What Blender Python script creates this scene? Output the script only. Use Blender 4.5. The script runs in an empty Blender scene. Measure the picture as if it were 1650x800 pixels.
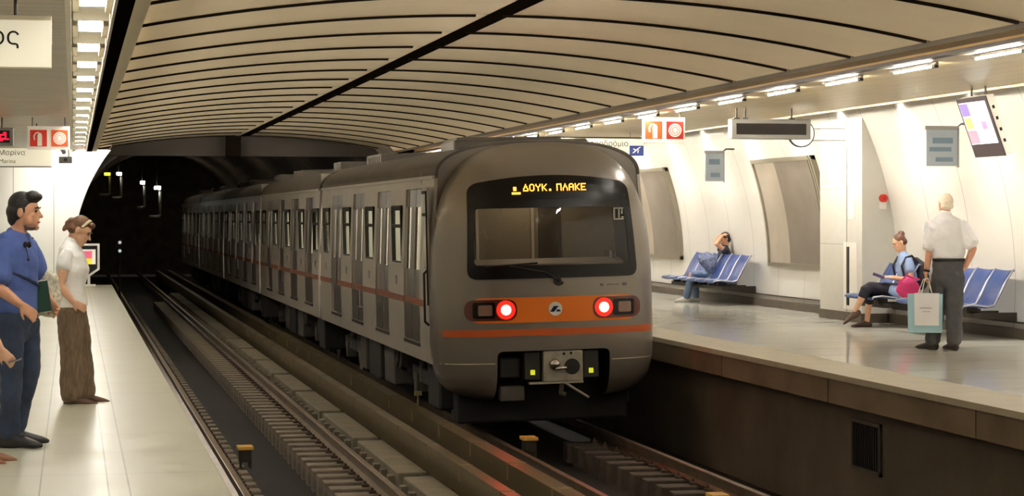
import bpy, bmesh, math, random
from mathutils import Vector, Matrix
random.seed(7)
PI = math.pi
scn = bpy.context.scene
C = scn.collection

# ------------------------------------------------------------------ camera, world, exposure
F_PX = 3400.0
YAW = math.atan2(825 - 118, F_PX)
CAM_H = 1.58
cam_d = bpy.data.cameras.new('camera')
cam = bpy.data.objects.new('camera', cam_d)
C.objects.link(cam)
cam.location = (0, 0, CAM_H)
cam.rotation_euler = (PI / 2, 0, -YAW)
cam_d.sensor_width = 36.0
cam_d.lens = F_PX / 1650 * 36.0
cam_d.shift_y = -50.0 / 1650
cam_d.clip_end = 400
scn.camera = cam
w = bpy.data.worlds.new('world')
scn.world = w
w.use_nodes = True
w.node_tree.nodes['Background'].inputs[0].default_value = (1.0, .93, .8, 1)
w.node_tree.nodes['Background'].inputs[1].default_value = 0.01
vs = scn.view_settings
vs.view_transform = 'Standard'
vs.look = 'None'
vs.gamma = 1.0
vs.use_curve_mapping = False
vs.exposure = 0.2

L_STRIP = 41.0      # radiance of the recessed lamps, left platform
L_TUBE = 235.0       # radiance of the tubes, right platform
P_WASH = 270.0       # watts of each wall washer
L_COVE = 480.0      # radiance of the cove strips along the vault edges

# ------------------------------------------------------------------ helpers
def s2l(c):
    if isinstance(c, str):
        c = [int(c[i:i + 2], 16) / 255 for i in (0, 2, 4)]
    return tuple((x / 12.92 if x <= .04045 else ((x + .055) / 1.055) ** 2.4) for x in c) + (1,)

MATS = {}
def mat(name, col, rough=.6, metal=0.0, noise=0.0, nscale=6.0, bump=0.0, bscale=40.0, spec=.5, emit=None, estr=0.0, stretch=None, coat=0.0, alpha=None):
    if name in MATS:
        return MATS[name]
    m = bpy.data.materials.new(name)
    m.use_nodes = True
    nt = m.node_tree
    b = nt.nodes['Principled BSDF']
    c = s2l(col)
    b.inputs['Base Color'].default_value = c
    b.inputs['Roughness'].default_value = rough
    b.inputs['Metallic'].default_value = metal
    b.inputs['Specular IOR Level'].default_value = spec
    if coat:
        b.inputs['Coat Weight'].default_value = coat
    if noise or bump:
        tc = nt.nodes.new('ShaderNodeTexCoord')
        mp = nt.nodes.new('ShaderNodeMapping')
        nt.links.new(tc.outputs['Object'], mp.inputs[0])
        if stretch:
            mp.inputs['Scale'].default_value = stretch
    if noise:
        n = nt.nodes.new('ShaderNodeTexNoise')
        n.inputs['Scale'].default_value = nscale
        n.inputs['Detail'].default_value = 5
        nt.links.new(mp.outputs[0], n.inputs['Vector'])
        r = nt.nodes.new('ShaderNodeMapRange')
        r.inputs[1].default_value = .3
        r.inputs[2].default_value = .7
        r.inputs[3].default_value = 1 - noise
        r.inputs[4].default_value = 1 + noise
        nt.links.new(n.outputs[0], r.inputs[0])
        mx = nt.nodes.new('ShaderNodeVectorMath')
        mx.operation = 'SCALE'
        mx.inputs[0].default_value = c[:3]
        nt.links.new(r.outputs[0], mx.inputs['Scale'])
        nt.links.new(mx.outputs[0], b.inputs['Base Color'])
    if bump:
        n2 = nt.nodes.new('ShaderNodeTexNoise')
        n2.inputs['Scale'].default_value = bscale
        n2.inputs['Detail'].default_value = 3
        nt.links.new(mp.outputs[0], n2.inputs['Vector'])
        bp = nt.nodes.new('ShaderNodeBump')
        bp.inputs['Strength'].default_value = bump
        bp.inputs['Distance'].default_value = .02
        nt.links.new(n2.outputs[0], bp.inputs['Height'])
        nt.links.new(bp.outputs[0], b.inputs['Normal'])
    if emit:
        b.inputs['Emission Color'].default_value = s2l(emit)
        b.inputs['Emission Strength'].default_value = estr
    MATS[name] = m
    return m

def lines_mat(name, col, linecol, rough, xs=(), xper=None, yper=None, zper=None, lw=.006, noise=.05, coord='Object', rvar=0.0, spec=.5, wx=None):
    """surface with joint lines at given x values, or periodic in x / y / z"""
    m = bpy.data.materials.new(name)
    m.use_nodes = True
    nt = m.node_tree
    N, Lk = nt.nodes, nt.links
    b = N['Principled BSDF']
    b.inputs['Roughness'].default_value = rough
    b.inputs['Specular IOR Level'].default_value = spec
    tc = N.new('ShaderNodeTexCoord')
    sp = N.new('ShaderNodeSeparateXYZ')
    Lk.new(tc.outputs['Object'], sp.inputs[0])
    def mth(op, a, bb=None, c=None):
        n = N.new('ShaderNodeMath')
        n.operation = op
        for i, v in enumerate((a, bb, c)):
            if v is None: continue
            if isinstance(v, (int, float)): n.inputs[i].default_value = v
            else: Lk.new(v, n.inputs[i])
        return n.outputs[0]
    masks = []
    for x0 in xs:
        d = mth('ABSOLUTE', mth('SUBTRACT', sp.outputs[0], x0))
        masks.append(mth('LESS_THAN', d, lw))
    for per, o in ((xper, 0), (yper, 1), (zper, 2)):
        if per:
            d = mth('PINGPONG', sp.outputs[o], per / 2)
            masks.append(mth('LESS_THAN', d, lw))
    n = N.new('ShaderNodeTexNoise')
    n.inputs['Scale'].default_value = 1.7
    n.inputs['Detail'].default_value = 6
    Lk.new(tc.outputs['Object'], n.inputs['Vector'])
    r = N.new('ShaderNodeMapRange')
    r.inputs[1].default_value = .3; r.inputs[2].default_value = .7
    r.inputs[3].default_value = 1 - noise; r.inputs[4].default_value = 1 + noise
    Lk.new(n.outputs[0], r.inputs[0])
    sc = N.new('ShaderNodeVectorMath'); sc.operation = 'SCALE'
    sc.inputs[0].default_value = s2l(col)[:3]
    Lk.new(r.outputs[0], sc.inputs['Scale'])
    out = sc.outputs[0]
    if masks:
        mm = masks[0]
        for k in masks[1:]:
            mm = mth('MAXIMUM', mm, k)
        mix = N.new('ShaderNodeMix'); mix.data_type = 'RGBA'
        Lk.new(mm, mix.inputs['Factor'])
        Lk.new(out, mix.inputs[6])
        mix.inputs[7].default_value = s2l(linecol)
        out = mix.outputs[2]
    Lk.new(out, b.inputs['Base Color'])
    if rvar:
        r2 = N.new('ShaderNodeMapRange')
        r2.inputs[1].default_value = .3; r2.inputs[2].default_value = .7
        r2.inputs[3].default_value = rough - rvar; r2.inputs[4].default_value = rough + rvar
        Lk.new(n.outputs[0], r2.inputs[0])
        Lk.new(r2.outputs[0], b.inputs['Roughness'])
    MATS[name] = m
    return m

def emis(name, col, strength):
    if name in MATS: return MATS[name]
    m = bpy.data.materials.new(name)
    m.use_nodes = True
    b = m.node_tree.nodes['Principled BSDF']
    b.inputs['Base Color'].default_value = s2l(col)
    b.inputs['Emission Color'].default_value = s2l(col)
    b.inputs['Emission Strength'].default_value = strength
    b.inputs['Roughness'].default_value = .4
    MATS[name] = m
    return m

def glass(name, tint=(.9, .95, .95), rough=.02, refl=.12):
    """thin pane: mostly clear, a little mirror"""
    m = bpy.data.materials.new(name)
    m.use_nodes = True
    nt = m.node_tree
    for n in list(nt.nodes): nt.nodes.remove(n)
    o = nt.nodes.new('ShaderNodeOutputMaterial')
    t = nt.nodes.new('ShaderNodeBsdfTransparent')
    t.inputs[0].default_value = tuple(tint) + (1,)
    g = nt.nodes.new('ShaderNodeBsdfGlossy')
    g.inputs['Roughness'].default_value = rough
    ge = nt.nodes.new('ShaderNodeNewGeometry')
    dt = nt.nodes.new('ShaderNodeVectorMath'); dt.operation = 'DOT_PRODUCT'
    nt.links.new(ge.outputs['Normal'], dt.inputs[0]); nt.links.new(ge.outputs['Incoming'], dt.inputs[1])
    ab = nt.nodes.new('ShaderNodeMath'); ab.operation = 'ABSOLUTE'
    nt.links.new(dt.outputs['Value'], ab.inputs[0])
    iv = nt.nodes.new('ShaderNodeMath'); iv.operation = 'SUBTRACT'; iv.inputs[0].default_value = 1.0
    nt.links.new(ab.outputs[0], iv.inputs[1])
    pw = nt.nodes.new('ShaderNodeMath'); pw.operation = 'POWER'; pw.inputs[1].default_value = 5.0
    nt.links.new(iv.outputs[0], pw.inputs[0])
    f = nt.nodes.new('ShaderNodeMath'); f.operation = 'MULTIPLY_ADD'; f.inputs[1].default_value = .7; f.inputs[2].default_value = .05
    nt.links.new(pw.outputs[0], f.inputs[0])
    mx = nt.nodes.new('ShaderNodeMixShader')
    nt.links.new(f.outputs[0], mx.inputs[0])
    nt.links.new(t.outputs[0], mx.inputs[1])
    nt.links.new(g.outputs[0], mx.inputs[2])
    nt.links.new(mx.outputs[0], o.inputs[0])
    MATS[name] = m
    return m

class MB:
    """collects shapes; build() links them as one mesh object"""
    def __init__(s): s.bm = bmesh.new()
    def box(s, x0, x1, y0, y1, z0, z1, M=None, mi=0):
        vs_ = [s.bm.verts.new((x, y, z)) for z in (z0, z1) for y in (y0, y1) for x in (x0, x1)]
        for f in ((0, 2, 3, 1), (4, 5, 7, 6), (0, 1, 5, 4), (2, 6, 7, 3), (0, 4, 6, 2), (1, 3, 7, 5)):
            fc = s.bm.faces.new([vs_[i] for i in f]); fc.material_index = mi
        if M:
            for v in vs_: v.co = M @ v.co
        return s
    def tube(s, a, b, r, n=12, r2=None, mi=0):
        a, b = Vector(a), Vector(b)
        d = (b - a).normalized()
        u = d.orthogonal().normalized(); v = d.cross(u)
        r2 = r if r2 is None else r2
        R = [[s.bm.verts.new(p + (u * math.cos(t) + v * math.sin(t)) * q) for t in [2 * PI * i / n for i in range(n)]] for p, q in ((a, r), (b, r2))]
        for i in range(n):
            f = s.bm.faces.new((R[0][i], R[0][(i + 1) % n], R[1][(i + 1) % n], R[1][i])); f.material_index = mi
        s.bm.faces.new(R[0][::-1]).material_index = mi
        s.bm.faces.new(R[1]).material_index = mi
        return s
    def path(s, pts, r, n=8):
        for i in range(len(pts) - 1): s.tube(pts[i], pts[i + 1], r, n)
        for p in pts[1:-1]: s.ball(p, (r, r, r), 8, 6)
        return s
    def ball(s, c, r, n=16, m=10, M=None):
        c = Vector(c)
        mat4 = Matrix.Translation(c) @ (M.to_4x4() if M else Matrix.Identity(4)) @ Matrix.Diagonal((r[0], r[1], r[2], 1))
        bmesh.ops.create_uvsphere(s.bm, u_segments=n, v_segments=m, radius=1, matrix=mat4)
        return s
    def prism(s, poly, axis, a0, a1, mi=0):
        """poly: 2-D outline; axis 'y': (x,z) outline swept in y, 'x': (y,z), 'z': (x,y)"""
        def p(q, t):
            return {'y': (q[0], t, q[1]), 'x': (t, q[0], q[1]), 'z': (q[0], q[1], t)}[axis]
        A = [s.bm.verts.new(p(q, a0)) for q in poly]; B = [s.bm.verts.new(p(q, a1)) for q in poly]
        n = len(poly)
        for i in range(n):
            s.bm.faces.new((A[i], A[(i + 1) % n], B[(i + 1) % n], B[i])).material_index = mi
        s.bm.faces.new(A[::-1]).material_index = mi
        s.bm.faces.new(B).material_index = mi
        return s
    def quad(s, pts, mi=0):
        s.bm.faces.new([s.bm.verts.new(p) for p in pts]).material_index = mi
        return s
    def loft(s, pts, rad, side, n=14, cap=True):
        """rings along pts; rad = (a along side, b across)"""
        pts = [Vector(p) for p in pts]
        side = Vector(side)
        rings = []
        P = list(pts); R = [tuple(r) if isinstance(r, (tuple, list)) else (r, r) for r in rad]
        if cap:
            d0 = (P[0] - P[1]).normalized(); d1 = (P[-1] - P[-2]).normalized()
            m0, m1 = min(R[0]), min(R[-1])
            P = [P[0] + d0 * m0 * .7, P[0] + d0 * m0 * .4] + P + [P[-1] + d1 * m1 * .4, P[-1] + d1 * m1 * .7]
            R = [(R[0][0] * .45, R[0][1] * .45), (R[0][0] * .85, R[0][1] * .85)] + R + [(R[-1][0] * .85, R[-1][1] * .85), (R[-1][0] * .45, R[-1][1] * .45)]
        for i, p in enumerate(P):
            if i == 0: t = P[1] - P[0]
            elif i == len(P) - 1: t = P[-1] - P[-2]
            else: t = (P[i + 1] - P[i]).normalized() + (P[i] - P[i - 1]).normalized()
            t.normalize()
            if i == 0:
                a = side - t * side.dot(t)
                if a.length < .25 * side.length: a = Vector((0, 0, 1)) - t * t.z if abs(t.z) < .9 else t.orthogonal()
            else:
                a = a - t * a.dot(t)
            a.normalize(); b = t.cross(a)
            rings.append([s.bm.verts.new(p + a * math.cos(q) * R[i][0] + b * math.sin(q) * R[i][1]) for q in [2 * PI * k / n for k in range(n)]])
        for i in range(len(rings) - 1):
            for k in range(n):
                s.bm.faces.new((rings[i][k], rings[i][(k + 1) % n], rings[i + 1][(k + 1) % n], rings[i + 1][k]))
        s.bm.faces.new(rings[0][::-1]); s.bm.faces.new(rings[-1])
        return s
    def build(s, name, m, parent=None, smooth=False, bevel=0, voxel=0, sm_it=4, loc=None, rot=None, fix=True, fold=0, fscale=.11):
        if fix: bmesh.ops.recalc_face_normals(s.bm, faces=s.bm.faces[:])
        me = bpy.data.meshes.new(name)
        s.bm.to_mesh(me); s.bm.free()
        o = bpy.data.objects.new(name, me)
        C.objects.link(o)
        for q in (m if isinstance(m, (list, tuple)) else [m]): me.materials.append(q)
        if parent: o.parent = parent
        if loc: o.location = loc
        if rot: o.rotation_euler = rot
        if voxel:
            md = o.modifiers.new('r', 'REMESH'); md.mode = 'VOXEL'; md.voxel_size = voxel; md.use_smooth_shade = True
            m2 = o.modifiers.new('s', 'SMOOTH'); m2.iterations = sm_it; m2.factor = .5
            if fold:
                tx = bpy.data.textures.new('folds', 'CLOUDS'); tx.noise_scale = fscale; tx.noise_depth = 1
                m3 = o.modifiers.new('d', 'DISPLACE'); m3.texture = tx; m3.strength = fold; m3.mid_level = .33
            bake(o)
            for pl in o.data.polygons: pl.use_smooth = True
        if bevel:
            md = o.modifiers.new('b', 'BEVEL'); md.width = bevel; md.segments = 2; md.limit_method = 'ANGLE'
        if smooth:
            for pl in o.data.polygons: pl.use_smooth = True
        return o

def bake(o):
    dg = bpy.context.evaluated_depsgraph_get()
    dg.update()
    me = bpy.data.meshes.new_from_object(o.evaluated_get(dg))
    old = o.data
    o.modifiers.clear()
    o.data = me
    bpy.data.meshes.remove(old)

def tag(o, label, cat, group=None, kind=None):
    o['label'] = label; o['category'] = cat
    if group: o['group'] = group
    if kind: o['kind'] = kind
    return o
def struct(o, label, cat):
    return tag(o, label, cat, kind='structure')
def empty(name, loc, label, cat, group=None, rz=0.0):
    o = bpy.data.objects.new(name, None)
    C.objects.link(o)
    o.location = loc; o.rotation_euler = (0, 0, rz)
    o.empty_display_size = .1
    return tag(o, label, cat, group)
def copy_tree(o, parent=None, loc=None, label=None):
    c = o.copy(); C.objects.link(c)
    if parent: c.parent = parent
    if loc is not None: c.location = loc
    if label: c['label'] = label
    for ch in [k for k in bpy.data.objects if k.parent == o]: copy_tree(ch, c)
    return c
FONT = None
def text(name, body, size, m, parent=None, loc=(0, 0, 0), rot=(PI / 2, 0, 0), align='LEFT', depth=.001):
    cu = bpy.data.curves.new(name, 'FONT')
    cu.body = body; cu.size = size; cu.align_x = align; cu.extrude = depth
    o = bpy.data.objects.new(name, cu)
    C.objects.link(o)
    cu.materials.append(m)
    o.location = loc; o.rotation_euler = rot
    if parent: o.parent = parent
    dg = bpy.context.evaluated_depsgraph_get()
    dg.update()
    me = bpy.data.meshes.new_from_object(o.evaluated_get(dg))
    r = bpy.data.objects.new(name, me)
    C.objects.link(r)
    r.location = loc; r.rotation_euler = rot
    if parent: r.parent = parent
    bpy.data.objects.remove(o)
    r.name = name
    return r

# ------------------------------------------------------------------ materials
M_floorL = lines_mat('platform_tile', 'b9b5a0', '8a8674', .34, xs=(-.19, .2, .32), yper=1.2, lw=.005, noise=.06, rvar=.06)
M_floorR = lines_mat('platform_stone', 'dedacb', '6f6a5c', .11, xs=(8.2,), yper=1.2, lw=.006, noise=.04)
M_coping = mat('coping_concrete', '7b6a55', .8, noise=.25, nscale=1.2, bump=.2, bscale=20)
M_edge = mat('coping_edge', 'c4bca8', .35, noise=.08, nscale=3)
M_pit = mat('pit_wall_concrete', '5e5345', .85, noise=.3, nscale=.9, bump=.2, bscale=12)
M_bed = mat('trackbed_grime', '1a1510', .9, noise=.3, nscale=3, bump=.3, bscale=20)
M_block = mat('sleeper_concrete', '75695a', .8, noise=.25, nscale=9)
M_rail = mat('rail_steel', '8a7a68', .38, metal=.8, noise=.2, nscale=4)
M_railfoot = mat('rail_rust', '4c3a2c', .8, noise=.3, nscale=8)
M_cover = mat('cover_board', '655840', .3, noise=.15, nscale=1.5)
M_strap = mat('strap_pale', '94875c', .5)
M_slab = mat('trough_concrete', '746b58', .8, noise=.2, nscale=3, bump=.2, bscale=30)
M_vault = mat('vault_panel', 'c6b79a', .5, noise=.04, nscale=1.5)
M_vaultdark = mat('vault_backing', '100c08', 1.0, spec=0.0)
M_trimdark = mat('dark_trim', '2c2219', .6)
M_trimlight = mat('pale_trim', 'ddd5bd', .4)
M_plankL = lines_mat('soffit_plank_cross', 'a8987a', '6d5f4a', .4, yper=.3, lw=.012, noise=.12)
M_plankR = lines_mat('soffit_plank_long', 'c2ad7c', '94805a', .3, xper=.3, lw=.008, noise=.08)
M_wall = lines_mat('wall_panel_enamel', 'd0cdc6', '8d897f', .25, yper=1.35, lw=.006, noise=.015)
M_wallend = lines_mat('wall_panel_end', 'ebe8de', '9c978a', .35, xs=(-3.2, -2.28, -1.36, -.44), lw=.008, noise=.02)
M_cabw = mat('cabinet_enamel', 'd0cdc4', .3, noise=.02)
M_plinth = mat('plinth_stone', '4f473c', .5, noise=.15)
M_tunnel = mat('tunnel_soot', '6b6258', .95, noise=.3, nscale=2)
M_beam = mat('header_concrete', '2b251f', .9, noise=.2, nscale=1)
M_train = mat('train_silver_paint', '857d74', .32, metal=.45, noise=.04, nscale=1.2, coat=.2)
M_side = mat('brushed_steel_side', 'b0a89e', .42, metal=.35, noise=.06, nscale=2)
M_door = mat('door_steel', '77716c', .3, metal=.75, noise=.08, nscale=3)
M_roof = mat('roof_grey', '4a443d', .7, noise=.15, nscale=2)
M_black = mat('black_glazing', '0e0a0a', .25, spec=.3)
M_rubber = mat('black_rubber', '141211', .7)
M_under = mat('underframe_black', '1d1917', .7, noise=.3, nscale=6)
M_undergrey = mat('underframe_grey', '4d4740', .7, noise=.2, nscale=6)
M_orange = mat('orange_band', 'f27c14', .4)
M_orangedull = mat('orange_stripe', 'c4571c', .4)
M_stripe = mat('side_stripe', '8a4527', .45)
M_white = mat('white_enamel', 'efece4', .4)
M_navy = mat('navy_mark', '1e2550', .5)
M_coup = mat('coupler_plate', 'a39c8c', .5, metal=.3, noise=.15, nscale=10)
M_chrome = mat('chrome', 'c8c8c8', .15, metal=1)
M_yel = emis('yellow_light', 'd8dc30', .6)  # small yellow lights, their glow set in the material
M_redcore = emis('tail_lamp_core', 'ff5a48', 40)
M_redlens = emis('tail_lamp_lens', 'ff1a10', 2.0)
M_dimlens = mat('unlit_lens', '5a2a20', .2, coat=.5)
M_led = emis('orange_led', 'ffa63a', 4.0)
M_cabwall = mat('cab_wall', '8b8270', .6)
M_cabpole = mat('cab_pole', 'cfc6b8', .3, metal=.5)
M_int = mat('saloon_panel', 'c9c4b8', .5)
M_intlight = emis('saloon_lamp', 'fff4dd', 14.0)
M_winglass = glass('window_glass', (.8, .86, .84))
M_shield = glass('windscreen_glass', (.75, .72, .68))
M_alu = mat('aluminium_frame', '8f8c88', .4, metal=.5)
M_darkmetal = mat('dark_metal', '35302a', .5, metal=.4)
M_screenblack = mat('display_black', '171010', .25)
M_signwhite = mat('sign_face_white', 'ece6d2', .45)
M_signlit = emis('lit_sign_face', 'f4edd6', .35)
M_text = mat('sign_lettering', '17140f', .6)
M_red = mat('safety_red', 'd8301f', .45)
M_redo = mat('safety_orange_red', 'e4551d', .45)
M_redd = mat('safety_dark_red', 'a8281c', .45)
M_pict = mat('pictogram_white', 'f3e9de', .45)
M_blue = mat('sign_blue', '2f3f86', .5)
M_seat = mat('seat_blue', '27437f', .35, coat=.1, noise=.05)
M_seatframe = mat('seat_edge_steel', 'b9bac2', .3, metal=.7)
M_poster = mat('poster_panel_grey', 'b4aa9c', .3, metal=.35, noise=.12, nscale=1.5)
M_posterd = mat('poster_panel_dark', '8a8177', .28, metal=.4, noise=.15, nscale=1.2)
M_frame = mat('poster_frame', '8d8677', .4, metal=.4)
M_plate = mat('info_plate', '979fa8', .35, metal=.3)
M_platetext = mat('info_plate_print', '5c6e7c', .4)
M_yellowplate = mat('yellow_plate', 'd9a548', .5, noise=.1)
M_lampL = emis('strip_lamp', 'fffcf5', L_STRIP)
M_lampR = emis('tube_lamp', 'fffcf5', L_TUBE)
M_down = emis('downlight', 'fff6e6', 12)

# ------------------------------------------------------------------ the setting
Y0, Y1 = -12.0, 53.0
EL, ER = .88, 7.5          # platform edges
def quad_obj(name, q, m, lab, cat):
    return struct(MB().quad(q).build(name, m, fix=False), lab, cat)

mb = MB().box(-4.2, EL - .34, Y0, 50.0, -.3, 0)
struct(mb.build('floor', M_floorL), 'pale tiled floor of the near platform on the left', 'floor')
mb = MB().box(EL - .34, EL, Y0, 50.0, -.25, 0.0)
struct(mb.build('trim_1', M_floorL), 'pale edge stones of the left platform', 'platform edge')
mb = MB().box(8.2, 12.3, Y0, Y1, -.3, 0)
struct(mb.build('floor.001', M_floorR), 'polished grey stone floor of the far platform on the right', 'floor')
mb = MB().box(ER, 8.2, Y0, Y1, -.06, 0)
struct(mb.build('trim_2', M_edge), 'smooth pale edge strip along the right platform', 'platform edge')
mb = MB()
y = Y0
while y < Y1:
    mb.box(ER + .03, 8.2, y + .012, min(y + 3.6, Y1) - .012, -.31, -.06); y += 3.6
struct(mb.build('trim_3', M_coping), 'stained concrete coping below the right platform edge', 'platform coping')
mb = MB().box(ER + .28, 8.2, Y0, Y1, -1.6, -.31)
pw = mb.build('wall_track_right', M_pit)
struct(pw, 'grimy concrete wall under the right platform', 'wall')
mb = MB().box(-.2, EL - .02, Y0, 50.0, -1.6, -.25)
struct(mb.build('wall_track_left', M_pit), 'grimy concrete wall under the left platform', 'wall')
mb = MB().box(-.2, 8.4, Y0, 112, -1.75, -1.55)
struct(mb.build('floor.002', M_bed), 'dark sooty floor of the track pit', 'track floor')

# vault: segmental panels either side of a dark central slot
VX0, VX1, VZ0, VZ1 = .47, 7.90, 3.235, 3.6
cx = (VX0 + VX1) / 2; hw = (VX1 - VX0) / 2; rise = VZ1 - VZ0
VR = (hw * hw + rise * rise) / (2 * rise); VCZ = VZ1 - VR
def vz(x): return VCZ + math.sqrt(VR * VR - (x - cx) ** 2)
mb = MB()
NX = 14
PER, PY = 1.985, 16.68
k0 = int((Y0 - PY) / PER); yk = PY + k0 * PER
SLOT = 4.17
while yk < Y1 - .1:
    ya, yb = yk + .034, min(yk + PER - .034, Y1)
    for xa, xb in ((VX0, SLOT - .11), (SLOT + .11, VX1)):
        xs = [xa + (xb - xa) * i / NX for i in range(NX + 1)]
        lo = [[mb.bm.verts.new((x, yy, vz(x))) for x in xs] for yy in (ya, yb)]
        hi = [[mb.bm.verts.new((x, yy, vz(x) + .05)) for x in xs] for yy in (ya, yb)]
        for i in range(NX):
            mb.bm.faces.new((lo[0][i], lo[0][i + 1], lo[1][i + 1], lo[1][i]))
            mb.bm.faces.new((lo[0][i], hi[0][i], hi[0][i + 1], lo[0][i + 1]))
            mb.bm.faces.new((lo[1][i], lo[1][i + 1], hi[1][i + 1], hi[1][i]))
        for i in (0, NX):
            mb.bm.faces.new((lo[0][i], lo[1][i], hi[1][i], hi[0][i]))
    yk += PER
struct(mb.build('ceiling', M_vault, fix=False), 'curved vault of beige panels with dark joints over the tracks', 'ceiling')
mb = MB()
xs = [VX0 - .1 + (VX1 - VX0 + .2) * i / 24 for i in range(25)]
row = lambda yy: [mb.bm.verts.new((x, yy, vz(min(max(x, VX0), VX1)) + .12)) for x in xs]
a, b = row(Y0), row(Y1)
for i in range(24): mb.bm.faces.new((a[i], a[i + 1], b[i + 1], b[i]))
mb.box(SLOT - .12, SLOT + .12, Y0, Y1, vz(SLOT) - .002, vz(SLOT) + .05)
yk = PY + k0 * PER
while yk < Y1 - .1:
    xs = [VX0 + .04 + (VX1 - VX0 - .08) * i / 28 for i in range(29)]
    for i in range(28):
        if abs((xs[i] + xs[i + 1]) / 2 - SLOT) < .12: continue
        za, zb = vz(xs[i]), vz(xs[i + 1])
        v8 = [mb.bm.verts.new(p) for p in ((xs[i], yk - .03, za - .022), (xs[i + 1], yk - .03, zb - .022), (xs[i + 1], yk + .03, zb - .022), (xs[i], yk + .03, za - .022), (xs[i], yk - .03, za + .06), (xs[i + 1], yk - .03, zb + .06), (xs[i + 1], yk + .03, zb + .06), (xs[i], yk + .03, za + .06))]
        for f_ in ((0, 3, 2, 1), (0, 1, 5, 4), (2, 3, 7, 6)): mb.bm.faces.new([v8[q] for q in f_])
    yk += PER
struct(mb.build('ceiling.001', M_vaultdark), 'dark backing seen through the vault joints and centre slot', 'ceiling')
# vault edge flanges and trims
mb = MB().prism([(.46, 3.19), (.49, 3.185), (.5, 3.24), (.46, 3.27)], 'y', Y0, Y1).box(.43, .54, Y0, Y1, 3.105, 3.12)
struct(mb.build('trim_4', M_vault), 'pale edge flange of the vault above the left platform', 'ceiling trim')
mb = MB().box(.31, .47, Y0, Y1, 3.26, 3.3).box(.31, .43, Y0, Y1, 3.105, 3.12)
struct(mb.build('trim_5', M_vaultdark), 'dark slot between the vault and the left lamp strip', 'ceiling trim')
mb = MB().box(7.98, 8.1, Y0, Y1, 3.095, 3.13).box(8.02, 8.04, Y0, Y1, 3.23, 3.6).box(8.02, 8.5, Y0, Y1, 3.6, 3.63).box(8.472, 8.5, Y0, Y1, 3.25, 3.6).box(8.405, 8.47, Y0, Y1, 3.178, 3.184).prism([(7.9, 3.235), (8.02, 3.212), (8.03, 3.25), (7.9, 3.27)], 'y', Y0, Y1)
struct(mb.build('trim_6', M_trimdark), 'dark brown edge beam of the vault above the right platform', 'ceiling trim')
# soffits
mb = MB().box(-4.3, -.05, Y0, 50.2, 3.15, 3.2)
struct(mb.build('ceiling.002', M_plankL), 'beige slatted soffit over the left platform', 'ceiling')
mb = MB().box(8.47, 10.92, Y0, Y1, 3.15, 3.25).box(8.1, 8.5, Y0, Y1, 3.10, 3.12)
struct(mb.build('ceiling.003', M_plankR), 'beige planked soffit over the right platform', 'ceiling')
mb = MB().box(10.92, 12.4, Y0, Y1, 3.62, 3.68)
struct(mb.build('ceiling.004', M_plankR), 'upper soffit of the wall washer recess', 'ceiling')
mb = MB().box(10.9, 10.93, Y0, Y1, 3.12, 3.66)
struct(mb.build('trim_7', M_plankR), 'upstand closing the outer edge of the right soffit', 'ceiling trim')
mb = MB().box(-.06, -.015, Y0, 50.2, 3.09, 3.2)
struct(mb.build('trim_8', M_trimlight), 'white rail beside the lamp strip over the left platform', 'ceiling trim')
mb = MB().box(-.015, .31, Y0, 50.2, 3.27, 3.3)
struct(mb.build('trim_9', M_plankL), 'top of the lamp trough over the left platform', 'ceiling trim')
mb = MB().box(.288, .31, Y0, 50.2, 3.10, 3.28)
struct(mb.build('trim_10', mat('beige_trim', '9d9078', .5)), 'pale rail between the lamp strip and the dark slot', 'ceiling trim')

# walls
def wx(z): return 12.05 - (5.4 - math.sqrt(5.4 ** 2 - (z - .7) ** 2))
mb = MB()
zs = [i * .2 for i in range(19)]
ra = [mb.bm.verts.new((wx(z), Y0, z)) for z in zs]; rb = [mb.bm.verts.new((wx(z), Y1, z)) for z in zs]
for i in range(len(zs) - 1): mb.bm.faces.new((ra[i], ra[i + 1], rb[i + 1], rb[i]))
struct(mb.build('wall_right', M_wall, smooth=True), 'curved white enamel panel wall of the right platform', 'wall')
mb = MB().box(11.93, 12.06, Y0, Y1, 0, .13)
struct(mb.build('baseboard_right', M_plinth), 'dark plinth at the foot of the right wall', 'baseboard')
mb = MB().box(11.98, 12.06, Y0, Y1, .2, .215)
struct(mb.build('trim_11', M_trimdark), 'thin dark line above the right plinth', 'wall trim')
mb = MB().box(-4.3, -4.2, Y0, 50.3, -.3, 3.2)
struct(mb.build('wall_left', M_wall), 'white panel wall of the left platform', 'wall')
# end wall of the left platform with the tunnel arch cut out of it
TCX, TCZ, TR = 4.2, .6, 4.2
def arch_x(z): return TCX - math.sqrt(max(TR * TR - (z - TCZ) ** 2, .01))
poly = [(-4.3, -.3), (-4.3, 3.15)] + [(arch_x(z), z) for z in [3.15 - 3.45 * i / 30 for i in range(31)]]
mb = MB().prism(poly, 'y', 50.2, 50.5)
struct(mb.build('wall_end', M_wallend), 'white end wall of the left platform cut by the tunnel arch', 'wall')
mb = MB().prism([(8.25, -.3), (12.4, -.3), (12.4, 3.7), (8.0, 3.7)], 'y', Y1, Y1 + .2)
struct(mb.build('wall_end_right', M_wallend), 'white end wall of the right platform', 'wall')
# header above the tunnel mouth
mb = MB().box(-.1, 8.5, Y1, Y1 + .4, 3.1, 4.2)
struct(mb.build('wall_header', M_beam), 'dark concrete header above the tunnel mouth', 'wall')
mb = MB().box(3.72, 4.08, Y1 - .35, Y1 + .02, 3.08, 3.62)
struct(mb.build('trim_12', M_vaultdark), 'dark duct end at the vault crown', 'ceiling trim')
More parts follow.
